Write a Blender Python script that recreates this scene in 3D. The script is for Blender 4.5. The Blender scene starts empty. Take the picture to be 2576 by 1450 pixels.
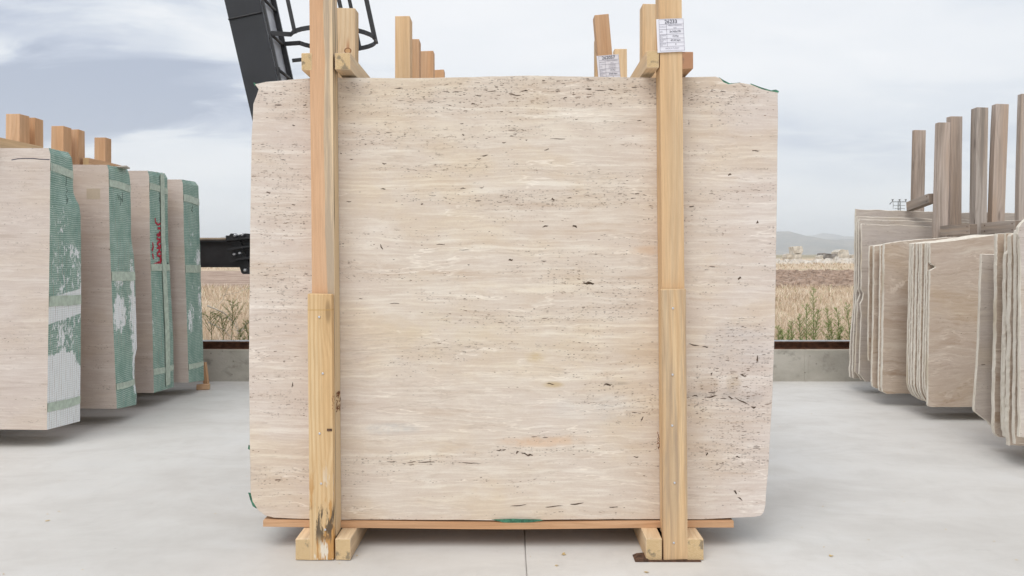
import bpy, bmesh, math, random
import numpy as np
from mathutils import Vector, Matrix, Euler, noise as mnoise

sc = bpy.context.scene
rnd = random.Random(11)
PI = math.pi

# ------------------------------------------------------------------ camera, world, sun, exposure
FPX, CX, HY, CAMH = 2016.0, 1288.0, 640.0, 1.10      # measured on the 2576 px wide view of the photograph
cam_d = bpy.data.cameras.new('camera')
cam = bpy.data.objects.new('camera', cam_d)
sc.collection.objects.link(cam)
cam.location = (0, 0, CAMH)
cam.rotation_euler = (math.radians(90), 0, 0)
cam_d.sensor_width = 36
cam_d.lens = 36 * FPX / 2576
cam_d.shift_y = -(725 - HY) / 2576
cam_d.clip_start = 0.05
cam_d.clip_end = 30000
sc.camera = cam

SUN_EL, SUN_AZ = math.radians(56), math.radians(-158)   # azimuth from +Y, clockwise seen from above
world = bpy.data.worlds.new('World')
sc.world = world
world.use_nodes = True
sun_d = bpy.data.lights.new('sun', 'SUN')
sun_d.energy = 1.6
sun_d.angle = math.radians(40)
sun_d.color = (1.0, 0.975, 0.94)
sun = bpy.data.objects.new('sun', sun_d)
sc.collection.objects.link(sun)
sdir = Vector((math.sin(SUN_AZ) * math.cos(SUN_EL), math.cos(SUN_AZ) * math.cos(SUN_EL), math.sin(SUN_EL)))
sun.rotation_euler = sdir.to_track_quat('Z', 'Y').to_euler()

sc.view_settings.view_transform = 'Standard'
sc.view_settings.look = 'None'
sc.view_settings.exposure = 0.34
sc.view_settings.gamma = 1.0
sc.view_settings.use_curve_mapping = False
sc.cycles.use_denoising = True
sc.cycles.max_bounces = 8
sc.cycles.volume_bounces = 4


def P(u, v, d):
    return Vector(((u - CX) * d / FPX, d, CAMH - (v - HY) * d / FPX))


# ------------------------------------------------------------------ node helper
class NT:
    def __init__(s, tree):
        s.t = tree
        s.n = tree.nodes
        s.l = tree.links

    def put(s, inp, val):
        if isinstance(val, bpy.types.NodeSocket):
            s.l.new(val, inp)
        elif val is not None:
            if isinstance(val, (tuple, list)) and len(val) == 3 and inp.type == 'RGBA':
                val = (*val, 1)
            inp.default_value = val

    def m(s, op, a, b=None, c=None, clamp=False):
        x = s.n.new('ShaderNodeMath')
        x.operation = op
        x.use_clamp = clamp
        s.put(x.inputs[0], a)
        if b is not None: s.put(x.inputs[1], b)
        if c is not None: s.put(x.inputs[2], c)
        return x.outputs[0]

    def vm(s, op, a, b=None):
        x = s.n.new('ShaderNodeVectorMath')
        x.operation = op
        s.put(x.inputs[0], a)
        if b is not None:
            s.put(x.inputs['Scale'] if op == 'SCALE' else x.inputs[1], b)
        return x.outputs['Value'] if op in ('LENGTH', 'DISTANCE', 'DOT_PRODUCT') else x.outputs[0]

    def noise(s, vec, scale=1.0, detail=3.0, rough=0.5, dist=0.0):
        x = s.n.new('ShaderNodeTexNoise')
        s.put(x.inputs['Vector'], vec)
        x.inputs['Scale'].default_value = scale
        x.inputs['Detail'].default_value = detail
        x.inputs['Roughness'].default_value = rough
        x.inputs['Distortion'].default_value = dist
        return x.outputs[0]

    def vor(s, vec, scale=1.0, feature='F1', out='Distance', rand=1.0):
        x = s.n.new('ShaderNodeTexVoronoi')
        x.feature = feature
        s.put(x.inputs['Vector'], vec)
        x.inputs['Scale'].default_value = scale
        x.inputs['Randomness'].default_value = rand
        return x.outputs[out]

    def ramp(s, fac, stops):
        x = s.n.new('ShaderNodeValToRGB')
        e = x.color_ramp.elements
        while len(e) < len(stops): e.new(0.5)
        for el, (p, c) in zip(e, stops):
            el.position = p
            el.color = (c, c, c, 1) if not isinstance(c, (tuple, list)) else (*c, 1)
        s.put(x.inputs[0], fac)
        return x.outputs[0]

    def ss(s, v, lo, hi, a=0.0, b=1.0):
        x = s.n.new('ShaderNodeMapRange')
        x.interpolation_type = 'SMOOTHSTEP'
        s.put(x.inputs[0], v)
        x.inputs[1].default_value = lo
        x.inputs[2].default_value = hi
        x.inputs[3].default_value = a
        x.inputs[4].default_value = b
        return x.outputs[0]

    def mix(s, fac, a, b, mode='MIX'):
        x = s.n.new('ShaderNodeMix')
        x.data_type = 'RGBA'
        x.blend_type = mode
        s.put(x.inputs[0], fac)
        s.put(x.inputs[6], a)
        s.put(x.inputs[7], b)
        return x.outputs[2]

    def sep(s, v):
        x = s.n.new('ShaderNodeSeparateXYZ')
        s.put(x.inputs[0], v)
        return x.outputs

    def comb(s, x_, y_, z_):
        x = s.n.new('ShaderNodeCombineXYZ')
        s.put(x.inputs[0], x_); s.put(x.inputs[1], y_); s.put(x.inputs[2], z_)
        return x.outputs[0]

    def co(s, kind='Object'):
        return s.n.new('ShaderNodeTexCoord').outputs[kind]

    def rndobj(s):
        return s.n.new('ShaderNodeObjectInfo').outputs['Random']

    def island(s):
        return s.n.new('ShaderNodeNewGeometry').outputs['Random Per Island']

    def bump(s, h, strength=0.3, dist=0.01, nrm=None):
        x = s.n.new('ShaderNodeBump')
        x.inputs['Strength'].default_value = strength
        x.inputs['Distance'].default_value = dist
        s.put(x.inputs['Height'], h)
        if nrm is not None: s.put(x.inputs['Normal'], nrm)
        return x.outputs[0]


def new_mat(name):
    m = bpy.data.materials.new(name)
    m.use_nodes = True
    m.node_tree.nodes.clear()
    t = NT(m.node_tree)
    out = t.n.new('ShaderNodeOutputMaterial')
    b = t.n.new('ShaderNodeBsdfPrincipled')
    t.l.new(b.outputs[0], out.inputs[0])
    return m, t, b


def finish(t, b, color, rough=0.8, normal=None, metal=0.0, spec=0.3):
    t.put(b.inputs['Base Color'], color)
    t.put(b.inputs['Roughness'], rough)
    b.inputs['Metallic'].default_value = metal
    b.inputs['Specular IOR Level'].default_value = spec
    if normal is not None: t.put(b.inputs['Normal'], normal)


# ------------------------------------------------------------------ sky
def build_sky():
    t = NT(world.node_tree)
    t.n.clear()
    out = t.n.new('ShaderNodeOutputWorld')
    bg = t.n.new('ShaderNodeBackground')
    bg.inputs['Strength'].default_value = 0.1
    t.l.new(bg.outputs[0], out.inputs[0])
    sky = t.n.new('ShaderNodeTexSky')
    sky.sky_type = 'NISHITA'
    sky.sun_disc = False
    sky.sun_elevation = SUN_EL
    sky.sun_rotation = SUN_AZ
    d = t.vm('NORMALIZE', t.co('Generated'))
    x, y, z = t.sep(d)
    zz = t.m('ADD', t.m('MAXIMUM', z, 0.0), 0.16)
    px = t.m('DIVIDE', x, zz)
    py = t.m('DIVIDE', y, zz)
    c = t.comb(px, py, 0.0)
    big = t.noise(t.vm('MULTIPLY', t.vm('ADD', c, (3.1, 7.2, 0)), (0.75, 0.95, 1)), 1.0, 7, 0.52, 0.25)
    mid = t.noise(t.vm('MULTIPLY', t.vm('ADD', c, (1.7, 0.4, 2)), (1.6, 2.6, 1)), 1.0, 6, 0.55, 0.5)
    f = t.m('ADD', t.m('MULTIPLY', big, 0.62), t.m('MULTIPLY', mid, 0.38))
    wob = t.m('MULTIPLY', t.m('SUBTRACT', mid, 0.5), 3.2)

    # cloud masses at fixed directions of the sky (heavier cloud bank over the left of the valley, thin bank on the right)
    def bank(u, v, su, sv, tilt=0.0):
        w = (P(u, v, 1.0) - Vector((0, 0, CAMH))).normalized()
        right = Vector((0, 1, 0)).cross(Vector((0, 0, 1))).normalized()
        right = (right - w * right.dot(w)).normalized()
        up = right.cross(w).normalized()
        r2 = right * math.cos(tilt) + up * math.sin(tilt)
        u2 = up * math.cos(tilt) - right * math.sin(tilt)
        a = t.m('DIVIDE', t.vm('DOT_PRODUCT', d, tuple(r2)), su / FPX)
        b_ = t.m('DIVIDE', t.vm('DOT_PRODUCT', d, tuple(u2)), sv / FPX)
        q = t.m('SQRT', t.m('ADD', t.m('MULTIPLY', a, a), t.m('MULTIPLY', b_, b_)))
        front = t.ss(t.vm('DOT_PRODUCT', d, tuple(w)), 0.0, 0.5)
        return t.m('MULTIPLY', t.ss(t.m('ADD', q, wob), 1.25, 0.2), front)
    f = t.m('SUBTRACT', f, t.m('MULTIPLY', bank(200, 268, 640, 105, 0.10), 0.33))
    f = t.m('SUBTRACT', f, t.m('MULTIPLY', bank(60, 15, 460, 75, 0.0), 0.19))
    f = t.m('SUBTRACT', f, t.m('MULTIPLY', bank(330, 120, 330, 75, 0.3), 0.13))
    f = t.m('ADD', f, t.m('MULTIPLY', bank(80, 150, 260, 60, 0.1), 0.07))
    f = t.m('ADD', f, t.m('MULTIPLY', bank(1350, 100, 900, 330, 0.0), 0.14))
    f = t.m('ADD', f, t.m('MULTIPLY', bank(420, 440, 420, 110, 0.05), 0.08))
    f = t.m('SUBTRACT', f, t.m('MULTIPLY', bank(2130, 300, 460, 100, -0.05), 0.035))
    f = t.m('ADD', f, t.m('MULTIPLY', bank(2350, 60, 520, 120, 0.0), 0.08))
    lin = lambda r, g, b_: tuple(((q / 255 + 0.055) / 1.055) ** 2.4 * 10 for q in (r, g, b_))
    cl = t.ramp(f, [(0.0, (0, 0, 0)), (1.0, (1, 1, 1))])
    r = t.n.new('ShaderNodeValToRGB')
    stops = [(0.24, (164, 175, 196)), (0.36, (188, 197, 214)), (0.47, (220, 226, 234)), (0.58, (236, 239, 243)), (0.75, (246, 247, 249))]
    e = r.color_ramp.elements
    while len(e) < len(stops): e.new(0.5)
    for el, (p_, c_) in zip(e, stops):
        el.position = p_
        el.color = (*[v / 10 for v in lin(*c_)], 1)
    t.put(r.inputs[0], f)
    cloud = t.vm('SCALE', r.outputs[0], 8.75)
    hz = t.ss(z, 0.14, 0.0)
    cloud = t.mix(t.m('MULTIPLY', hz, 0.75), cloud, tuple(c * 0.9 for c in lin(226, 231, 236)))
    dl = t.m('MULTIPLY', t.ss(t.m('ABSOLUTE', x), 0.0, 1.0), 0.0)
    col = t.mix(0.93, sky.outputs[0], cloud)
    t.put(bg.inputs[0], col)


build_sky()


# ------------------------------------------------------------------ materials
def travertine(name, base, pale, dark, band=14.0, pits=1.0, veins=1.0, wave=0.05, blot=1.0, special=False, swirl=0.0, rough=0.62):
    m, t, b = new_mat(name)
    co = t.co()
    rr = t.m('MULTIPLY', t.rndobj(), 37.0)
    co0 = co
    co = t.vm('ADD', co, t.comb(rr, 0.0, t.m('MULTIPLY', rr, 1.7))) if not special else co
    x, y, z = t.sep(co)
    warp = t.m('MULTIPLY', t.m('SUBTRACT', t.noise(t.vm('MULTIPLY', co, (1.3, 1.3, 2.6)), 1.0, 3, 0.55), 0.5), wave * 2)
    warp2 = t.m('MULTIPLY', t.m('SUBTRACT', t.noise(t.vm('MULTIPLY', co, (8, 8, 14)), 1.0, 3, 0.6), 0.5), wave * 0.34)
    zw = t.m('ADD', t.m('ADD', z, warp), warp2)
    cw = t.comb(x, y, zw)
    n1 = t.noise(t.vm('MULTIPLY', cw, (0.7, 2.0, band)), 1.0, 7, 0.62)
    n2 = t.noise(t.vm('MULTIPLY', cw, (2.6, 6.0, band * 4.5)), 1.0, 6, 0.68)
    f = t.m('ADD', t.m('MULTIPLY', n1, 0.5), t.m('MULTIPLY', n2, 0.5))
    col = t.ramp(f, [(0.37, dark), (0.455, base), (0.52, base), (0.60, pale)])
    n3 = t.noise(t.vm('MULTIPLY', t.vm('ADD', cw, (5.0, 0, 9.0)), (5.0, 9.0, 120)), 1.0, 4, 0.6)
    col = t.mix(t.ss(n3, 0.50, 0.64, 0, 0.5), col, pale)
    col = t.mix(t.ss(n3, 0.47, 0.32, 0, 0.30), col, dark)
    n4 = t.noise(t.vm('MULTIPLY', t.vm('ADD', cw, (3.0, 0, 2.0)), (7.0, 9.0, 26.0)), 1.0, 6, 0.7, 0.5)
    col = t.mix(t.ss(n4, 0.50, 0.66, 0, 0.38), col, pale)
    col = t.mix(t.ss(n4, 0.48, 0.34, 0, 0.30), col, tuple(c * k for c, k in zip(dark, (1.02, 1.02, 1.06))))
    # cloudy tints
    bl = t.noise(t.vm('MULTIPLY', co, (1.6, 2.0, 3.2)), 1.0, 5, 0.6)
    warmc = tuple(c * k for c, k in zip(base, (1.03, 0.94, 0.80)))
    coolc = tuple(c * k for c, k in zip(base, (0.98, 1.0, 1.07)))
    col = t.mix(t.m('MULTIPLY', t.ss(bl, 0.48, 0.64), 0.9 * blot), col, t.mix(1.0, col, (0.985, 0.945, 0.865), 'MULTIPLY'))
    col = t.mix(t.m('MULTIPLY', t.ss(bl, 0.5, 0.3), 0.7 * blot), col, t.mix(1.0, col, (0.985, 0.99, 1.03), 'MULTIPLY'))
    grain = t.noise(t.vm('MULTIPLY', cw, (110, 110, 190)), 1.0, 3, 0.7)
    col = t.mix(t.ss(grain, 0.3, 0.7, 0.0, 0.16), col, t.mix(1.0, col, (0.72, 0.68, 0.64), 'MULTIPLY'))
    # cream veins
    if veins > 0:
        nv = t.noise(t.vm('MULTIPLY', cw, (1.1, 2, 8.0)), 1.0, 5, 0.58)
        d = t.m('ABSOLUTE', t.m('SUBTRACT', nv, 0.53))
        gate = t.ss(t.noise(t.vm('MULTIPLY', co, (2.3, 2, 5)), 1.0, 3, 0.5), 0.42, 0.62)
        v = t.m('MULTIPLY', t.ss(d, 0.011, 0.0), gate)
        col = t.mix(t.m('MULTIPLY', v, 0.6 * veins), col, tuple(min(1, c * 1.12 + 0.04) for c in pale))
        nv2 = t.noise(t.vm('MULTIPLY', cw, (2.6, 2, 22.0)), 1.0, 4, 0.6)
        v2 = t.m('MULTIPLY', t.ss(t.m('ABSOLUTE', t.m('SUBTRACT', nv2, 0.5)), 0.02, 0.0), t.ss(nv, 0.45, 0.6))
        col = t.mix(t.m('MULTIPLY', v2, 0.35 * veins), col, tuple(c * 0.72 for c in dark))
    if swirl > 0:
        sw = t.noise(t.vm('MULTIPLY', cw, (1.4, 1.4, 4.4)), 1.0, 6, 0.62, 1.6)
        s1 = t.ss(t.m('ABSOLUTE', t.m('SUBTRACT', sw, 0.5)), 0.03, 0.0)
        lowz = t.ss(t.sep(co0)[2], 0.45, 0.16)
        col = t.mix(t.m('MULTIPLY', t.ss(sw, 0.47, 0.62), t.m('ADD', 0.35 * swirl, t.m('MULTIPLY', lowz, 0.5 * swirl))), col, t.mix(1.0, col, (0.66, 0.55, 0.45), 'MULTIPLY'))
        sg = t.ss(t.noise(t.vm('MULTIPLY', co, (4, 4, 4)), 1.0, 2, 0.5), 0.5, 0.68)
        col = t.mix(t.m('MULTIPLY', t.m('MULTIPLY', s1, sg), 0.7), col, tuple(min(1, c * 1.15 + 0.06) for c in pale))
    # pit density: rows of pores following thin beds
    rows = t.noise(t.vm('MULTIPLY', t.vm('ADD', cw, (2.0, 0, 4.0)), (1.3, 2.0, 34.0)), 1.0, 3, 0.6)
    patch = t.noise(t.vm('MULTIPLY', t.vm('ADD', cw, (8.0, 0, 1.0)), (2.6, 2.0, 9.0)), 1.0, 4, 0.62)
    dens = t.m('ADD', t.m('MULTIPLY', rows, 0.5), t.m('MULTIPLY', patch, 0.5))
    if special:
        def ell(u, v, su, sv):
            p = P(u, v, 3.0)
            a = t.m('DIVIDE', t.m('SUBTRACT', x, p.x), su * 3.0 / FPX)
            c = t.m('DIVIDE', t.m('SUBTRACT', z, p.z), sv * 3.0 / FPX)
            return t.ss(t.m('ADD', t.m('MULTIPLY', a, a), t.m('MULTIPLY', c, c)), 1.0, 0.0)
        nz = t.noise(t.vm('MULTIPLY', co, (9, 9, 14)), 1.0, 5, 0.65)
        nzf = t.ss(nz, 0.42, 0.62)
        for (u, v, su, sv, k) in [(1450, 235, 560, 48, .20), (900, 250, 420, 60, .12), (1850, 260, 150, 60, .12), (1100, 350, 500, 50, .06), (1500, 500, 600, 40, .10),
                                  (950, 690, 400, 35, .08), (1600, 690, 400, 60, .06), (1850, 1000, 170, 130, .18), (1870, 880, 120, 110, .15),
                                  (1600, 1000, 330, 90, .09), (1860, 1150, 140, 90, .15), (1400, 780, 420, 40, .07), (1300, 1140, 250, 22, .11),
                                  (1050, 1163, 260, 12, .13), (700, 600, 90, 420, .05), (1000, 1080, 360, 60, -.12), (1250, 1040, 420, 70, -.10), (1050, 430, 200, 20, .10)]:
            dens = t.m('ADD', dens, t.m('MULTIPLY', ell(u, v, su, sv), k))
        # cooler strips at both ends, creamier middle
        edge = t.ss(t.m('ABSOLUTE', t.m('ADD', x, -0.02)), 0.42, 0.95)
        col = t.mix(t.m('MULTIPLY', edge, 0.85), col, t.mix(1.0, col, (1.0, 0.985, 0.985), 'MULTIPLY'))
        col = t.mix(t.m('SUBTRACT', 1.0, edge), col, t.mix(1.0, col, (1.0, 0.988, 0.965), 'MULTIPLY'))
        rgt = t.ss(x, 0.62, 0.95)
        col = t.mix(t.m('MULTIPLY', rgt, 0.8), col, t.mix(1.0, col, (0.985, 0.99, 1.02), 'MULTIPLY'))
        for (u, v, su, sv, c, k) in [(1632, 630, 50, 12, (.60, .38, .22), .55), (1350, 1112, 90, 14, (.66, .42, .25), .55), (1450, 1105, 60, 12, (.66, .46, .3), .4),
                                     (1850, 870, 90, 60, (.46, .45, .47), .28), (985, 1080, 70, 16, (.45, .45, .45), .45), (1500, 1030, 110, 40, (.5, .5, .5), .25),
                                     (1780, 965, 26, 22, (.35, .22, .10), .75), (1846, 965, 18, 26, (.38, .26, .12), .6), (1345, 900, 26, 14, (.5, .36, .16), .6), (1392, 968, 26, 8, (.5, .36, .16), .6),
                                     (1110, 830, 150, 60, (.66, .55, .36), .25), (1340, 880, 130, 90, (.70, .58, .40), .25), (1250, 1245, 160, 40, (.66, .52, .36), .25),
                                     (1500, 600, 300, 60, (.66, .54, .42), .25), (1200, 330, 330, 26, (.80, .72, .60), .45), (950, 600, 60, 40, (.84, .78, .70), .4),
                                     (1750, 995, 50, 8, (.25, .22, .2), .6), (1860, 995, 60, 22, (.3, .28, .27), .4), (1545, 965, 40, 5, (.3, .25, .2), .6), (1700, 700, 40, 6, (.62, .48, .38), .4),
                                     (740, 290, 60, 12, (.60, .46, .34), .3), (1480, 250, 120, 20, (.60, .46, .36), .35)]:
            col = t.mix(t.m('MULTIPLY', t.m('MULTIPLY', ell(u, v, su * 1.3, sv * 1.3), t.m('ADD', 0.25, t.m('MULTIPLY', nzf, 0.75))), k), col, c)
    pit = None
    if pits > 0:
        hs = []
        for (sx, sz, rad, lo, hi, tw, kk) in [(24, 125, 0.36, 0.55, 0.69, 0.9, 0.5), (52, 240, 0.42, 0.515, 0.65, 0.9, 0.8), (11, 80, 0.28, 0.60, 0.73, 1.3, 0.4), (95, 360, 0.5, 0.49, 0.63, 0.8, 0.9)]:
            jit = t.m('MULTIPLY', t.m('SUBTRACT', t.noise(t.vm('MULTIPLY', co, (sx * 1.7, sx, sz * 0.6)), 1.0, 3, 0.7), 0.5), tw)
            vv = t.vm('ADD', t.vm('MULTIPLY', cw, (sx, sx * 0.6, sz)), t.comb(t.m('MULTIPLY', jit, 0.6), 0.0, t.m('MULTIPLY', jit, 1.0)))
            vr = t.n.new('ShaderNodeTexVoronoi')
            t.put(vr.inputs['Vector'], vv)
            vr.inputs['Scale'].default_value = 1.0
            cr = t.sep(vr.outputs['Color'])
            c3 = t.m('POWER', cr[0], 3.0)
            size = t.m('MULTIPLY', c3, rad)
            gate = t.ss(dens, lo, hi)
            gate2 = t.m('GREATER_THAN', t.m('MULTIPLY', gate, pits * kk), cr[1])
            size = t.m('MULTIPLY', size, gate2)
            h = t.m('MULTIPLY', t.ss(t.m('SUBTRACT', vr.outputs['Distance'], size), 0.0, -0.05), t.m('ADD', 0.45, t.m('MULTIPLY', cr[2], 0.55)))
            hs.append(h)
        # hairline pores: broken dark threads along the beds
        th_ = t.noise(t.vm('MULTIPLY', t.vm('ADD', cw, (1.0, 0, 7.0)), (7.0, 4.0, 42.0)), 1.0, 4, 0.65)
        brk = t.ss(t.noise(t.vm('MULTIPLY', cw, (34, 20, 60)), 1.0, 3, 0.6), 0.50, 0.60)
        hs.append(t.m('MULTIPLY', t.m('MULTIPLY', t.ss(t.m('ABSOLUTE', t.m('SUBTRACT', th_, 0.5)), 0.010, 0.002), brk), t.ss(dens, 0.49, 0.60, 0.0, 0.95 * min(1.0, pits))))
        pit = hs[0]
        for h in hs[1:]: pit = t.m('MAXIMUM', pit, h)
        pcol = t.mix(t.ss(t.noise(co, 7.0, 2, 0.5), 0.45, 0.65), (0.085, 0.055, 0.04), (0.19, 0.115, 0.07))
        halo = t.m('MULTIPLY', t.ss(dens, 0.52, 0.66), 0.22)
        col = t.mix(halo, col, t.mix(1.0, col, (0.80, 0.74, 0.68), 'MULTIPLY'))
        col = t.mix(t.m('MULTIPLY', pit, 0.92), col, pcol)
    fine = t.noise(t.vm('MULTIPLY', cw, (60, 60, 150)), 1.0, 4, 0.6)
    h = t.m('MULTIPLY', fine, 0.12)
    if pit is not None: h = t.m('SUBTRACT', h, pit)
    finish(t, b, col, rough, t.bump(h, 0.35, 0.004), spec=0.25)
    return m


def stone_edge(name, c1, c2):
    m, t, b = new_mat(name)
    co = t.vm('ADD', t.co(), t.comb(t.m('MULTIPLY', t.rndobj(), 30.0), 0.0, 0.0))
    n = t.noise(t.vm('MULTIPLY', co, (9, 30, 7)), 1.0, 6, 0.7)
    col = t.ramp(n, [(0.3, c1), (0.62, c2)])
    n2 = t.noise(co, 60.0, 4, 0.7)
    col = t.mix(t.ss(n2, 0.62, 0.72, 0, 0.45), col, tuple(c * 0.45 for c in c1))
    st = t.ss(t.noise(t.vm('MULTIPLY', co, (3, 3, 2.2)), 1.0, 3, 0.5), 0.56, 0.72, 0, 0.55)
    col = t.mix(st, col, (0.50, 0.40, 0.26))
    finish(t, b, col, 0.9, t.bump(t.noise(co, 45.0, 5, 0.7), 0.8, 0.008), spec=0.15)
    return m


def wood(name, base, late, stain, stain_amt=0.3, freq=46.0, sheen=0.7, sat_spread=0.1, ring_amt=0.42, special=None):
    """sawn softwood; grain runs along local Z"""
    m, t, b = new_mat(name)
    r = t.rndobj()
    r9 = t.m('MULTIPLY', r, 9.0)
    co0 = t.co()
    co = t.vm('ADD', co0, t.comb(r9, t.m('MULTIPLY', r, 5.0), t.m('MULTIPLY', r, 23.0)))
    x, y, z = t.sep(co)
    # knots: grain flows round sparse centres
    kv = t.n.new('ShaderNodeTexVoronoi')
    kv.inputs['Scale'].default_value = 1.0
    t.put(kv.inputs['Vector'], t.vm('MULTIPLY', co, (9.0, 9.0, 2.1)))
    kc = t.sep(kv.outputs['Color'])
    kd = kv.outputs['Distance']
    has = t.m('GREATER_THAN', kc[0], 0.5)
    near = t.m('MULTIPLY', t.ss(kd, 0.42, 0.02), has)
    lowf = t.noise(t.vm('MULTIPLY', co, (2.2, 2.2, 0.9)), 1.0, 3, 0.5)
    wig = t.noise(t.vm('MULTIPLY', co, (16, 16, 3.2)), 1.0, 3, 0.55)
    g = t.m('ADD', t.m('MULTIPLY', t.m('ADD', x, t.m('MULTIPLY', y, 0.73)), freq * 6.2), t.m('MULTIPLY', lowf, 38.0))
    g = t.m('ADD', g, t.m('MULTIPLY', wig, 3.0))
    g = t.m('ADD', g, t.m('MULTIPLY', near, 9.0))
    ring = t.m('ADD', t.m('MULTIPLY', t.m('SINE', g), 0.5), 0.5)
    ring = t.m('POWER', ring, 2.2)
    fib = t.noise(t.vm('MULTIPLY', co, (240, 240, 7)), 1.0, 4, 0.65)
    tint = t.noise(t.vm('MULTIPLY', co, (9, 9, 0.8)), 1.0, 3, 0.5)
    base2 = tuple(c * k for c, k in zip(base, (0.90, 0.80, 0.70)))
    col = t.mix(t.ss(tint, 0.38, 0.64), base, base2)
    col = t.mix(t.m('MULTIPLY', ring, ring_amt), col, late)
    col = t.mix(t.ss(fib, 0.35, 0.7, 0, 0.30), col, tuple(c * 0.62 for c in late))
    s = t.noise(t.vm('MULTIPLY', co, (26, 26, 1.3)), 1.0, 5, 0.66)
    sg = t.ss(t.noise(t.vm('MULTIPLY', co, (7, 7, 0.7)), 1.0, 2, 0.5), 0.45, 0.60)
    sm = t.m('MULTIPLY', t.m('MULTIPLY', t.ss(s, 0.40, 0.60), sg), stain_amt)
    col = t.mix(sm, col, stain)
    kn = t.m('MULTIPLY', t.ss(kd, 0.13, 0.07), has)
    col = t.mix(t.m('MULTIPLY', kn, 0.8), col, tuple(c * 0.42 for c in late))
    col = t.mix(t.m('MULTIPLY', t.m('MULTIPLY', t.ss(kd, 0.30, 0.10), has), 0.28), col, tuple(c * 0.8 for c in late))
    if special: col = special(t, co0, col, s)
    v = t.m('ADD', 1.0 - sat_spread, t.m('MULTIPLY', r, sat_spread * 1.6))
    col = t.mix(1.0, col, t.comb(v, v, v), 'MULTIPLY')
    h = t.m('ADD', t.m('MULTIPLY', ring, 0.5), t.m('MULTIPLY', fib, 0.8))
    finish(t, b, col, sheen, t.bump(h, 0.35, 0.002), spec=0.2)
    return m


def end_grain(name, c1, c2):
    m, t, b = new_mat(name)
    co = t.vm('ADD', t.co(), t.comb(t.m('MULTIPLY', t.rndobj(), 5.0), 0.0, 0.0))
    rr = t.vm('LENGTH', t.vm('MULTIPLY', t.vm('ADD', t.co(), (0.05, 0.09, 0)), (1, 1, 0)))
    ring = t.m('ADD', t.m('MULTIPLY', t.m('SINE', t.m('ADD', t.m('MULTIPLY', rr, 1100.0), t.m('MULTIPLY', t.noise(co, 30.0, 3, 0.5), 6.0))), 0.5), 0.5)
    n = t.noise(co, 260.0, 4, 0.7)
    col = t.mix(t.ss(n, 0.3, 0.68), c1, c2)
    col = t.mix(t.m('MULTIPLY', ring, 0.25), col, tuple(c * 0.6 for c in c1))
    st = t.ss(t.noise(co, 22.0, 4, 0.6), 0.54, 0.64, 0, 0.7)
    col = t.mix(st, col, (0.16, 0.14, 0.11))
    finish(t, b, col, 0.9, t.bump(n, 0.6, 0.003), spec=0.1)
    return m


def simple(name, color, rough=0.7, metal=0.0, spec=0.3, nscale=12.0, var=0.15, bump=0.15, bscale=60.0):
    m, t, b = new_mat(name)
    co = t.co()
    n = t.noise(co, nscale, 5, 0.6)
    col = t.mix(t.ss(n, 0.3, 0.7), tuple(c * (1 - var) for c in color), tuple(min(1, c * (1 + var)) for c in color))
    finish(t, b, col, rough, t.bump(t.noise(co, bscale, 4, 0.6), bump, 0.003), metal, spec)
    return m


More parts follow.
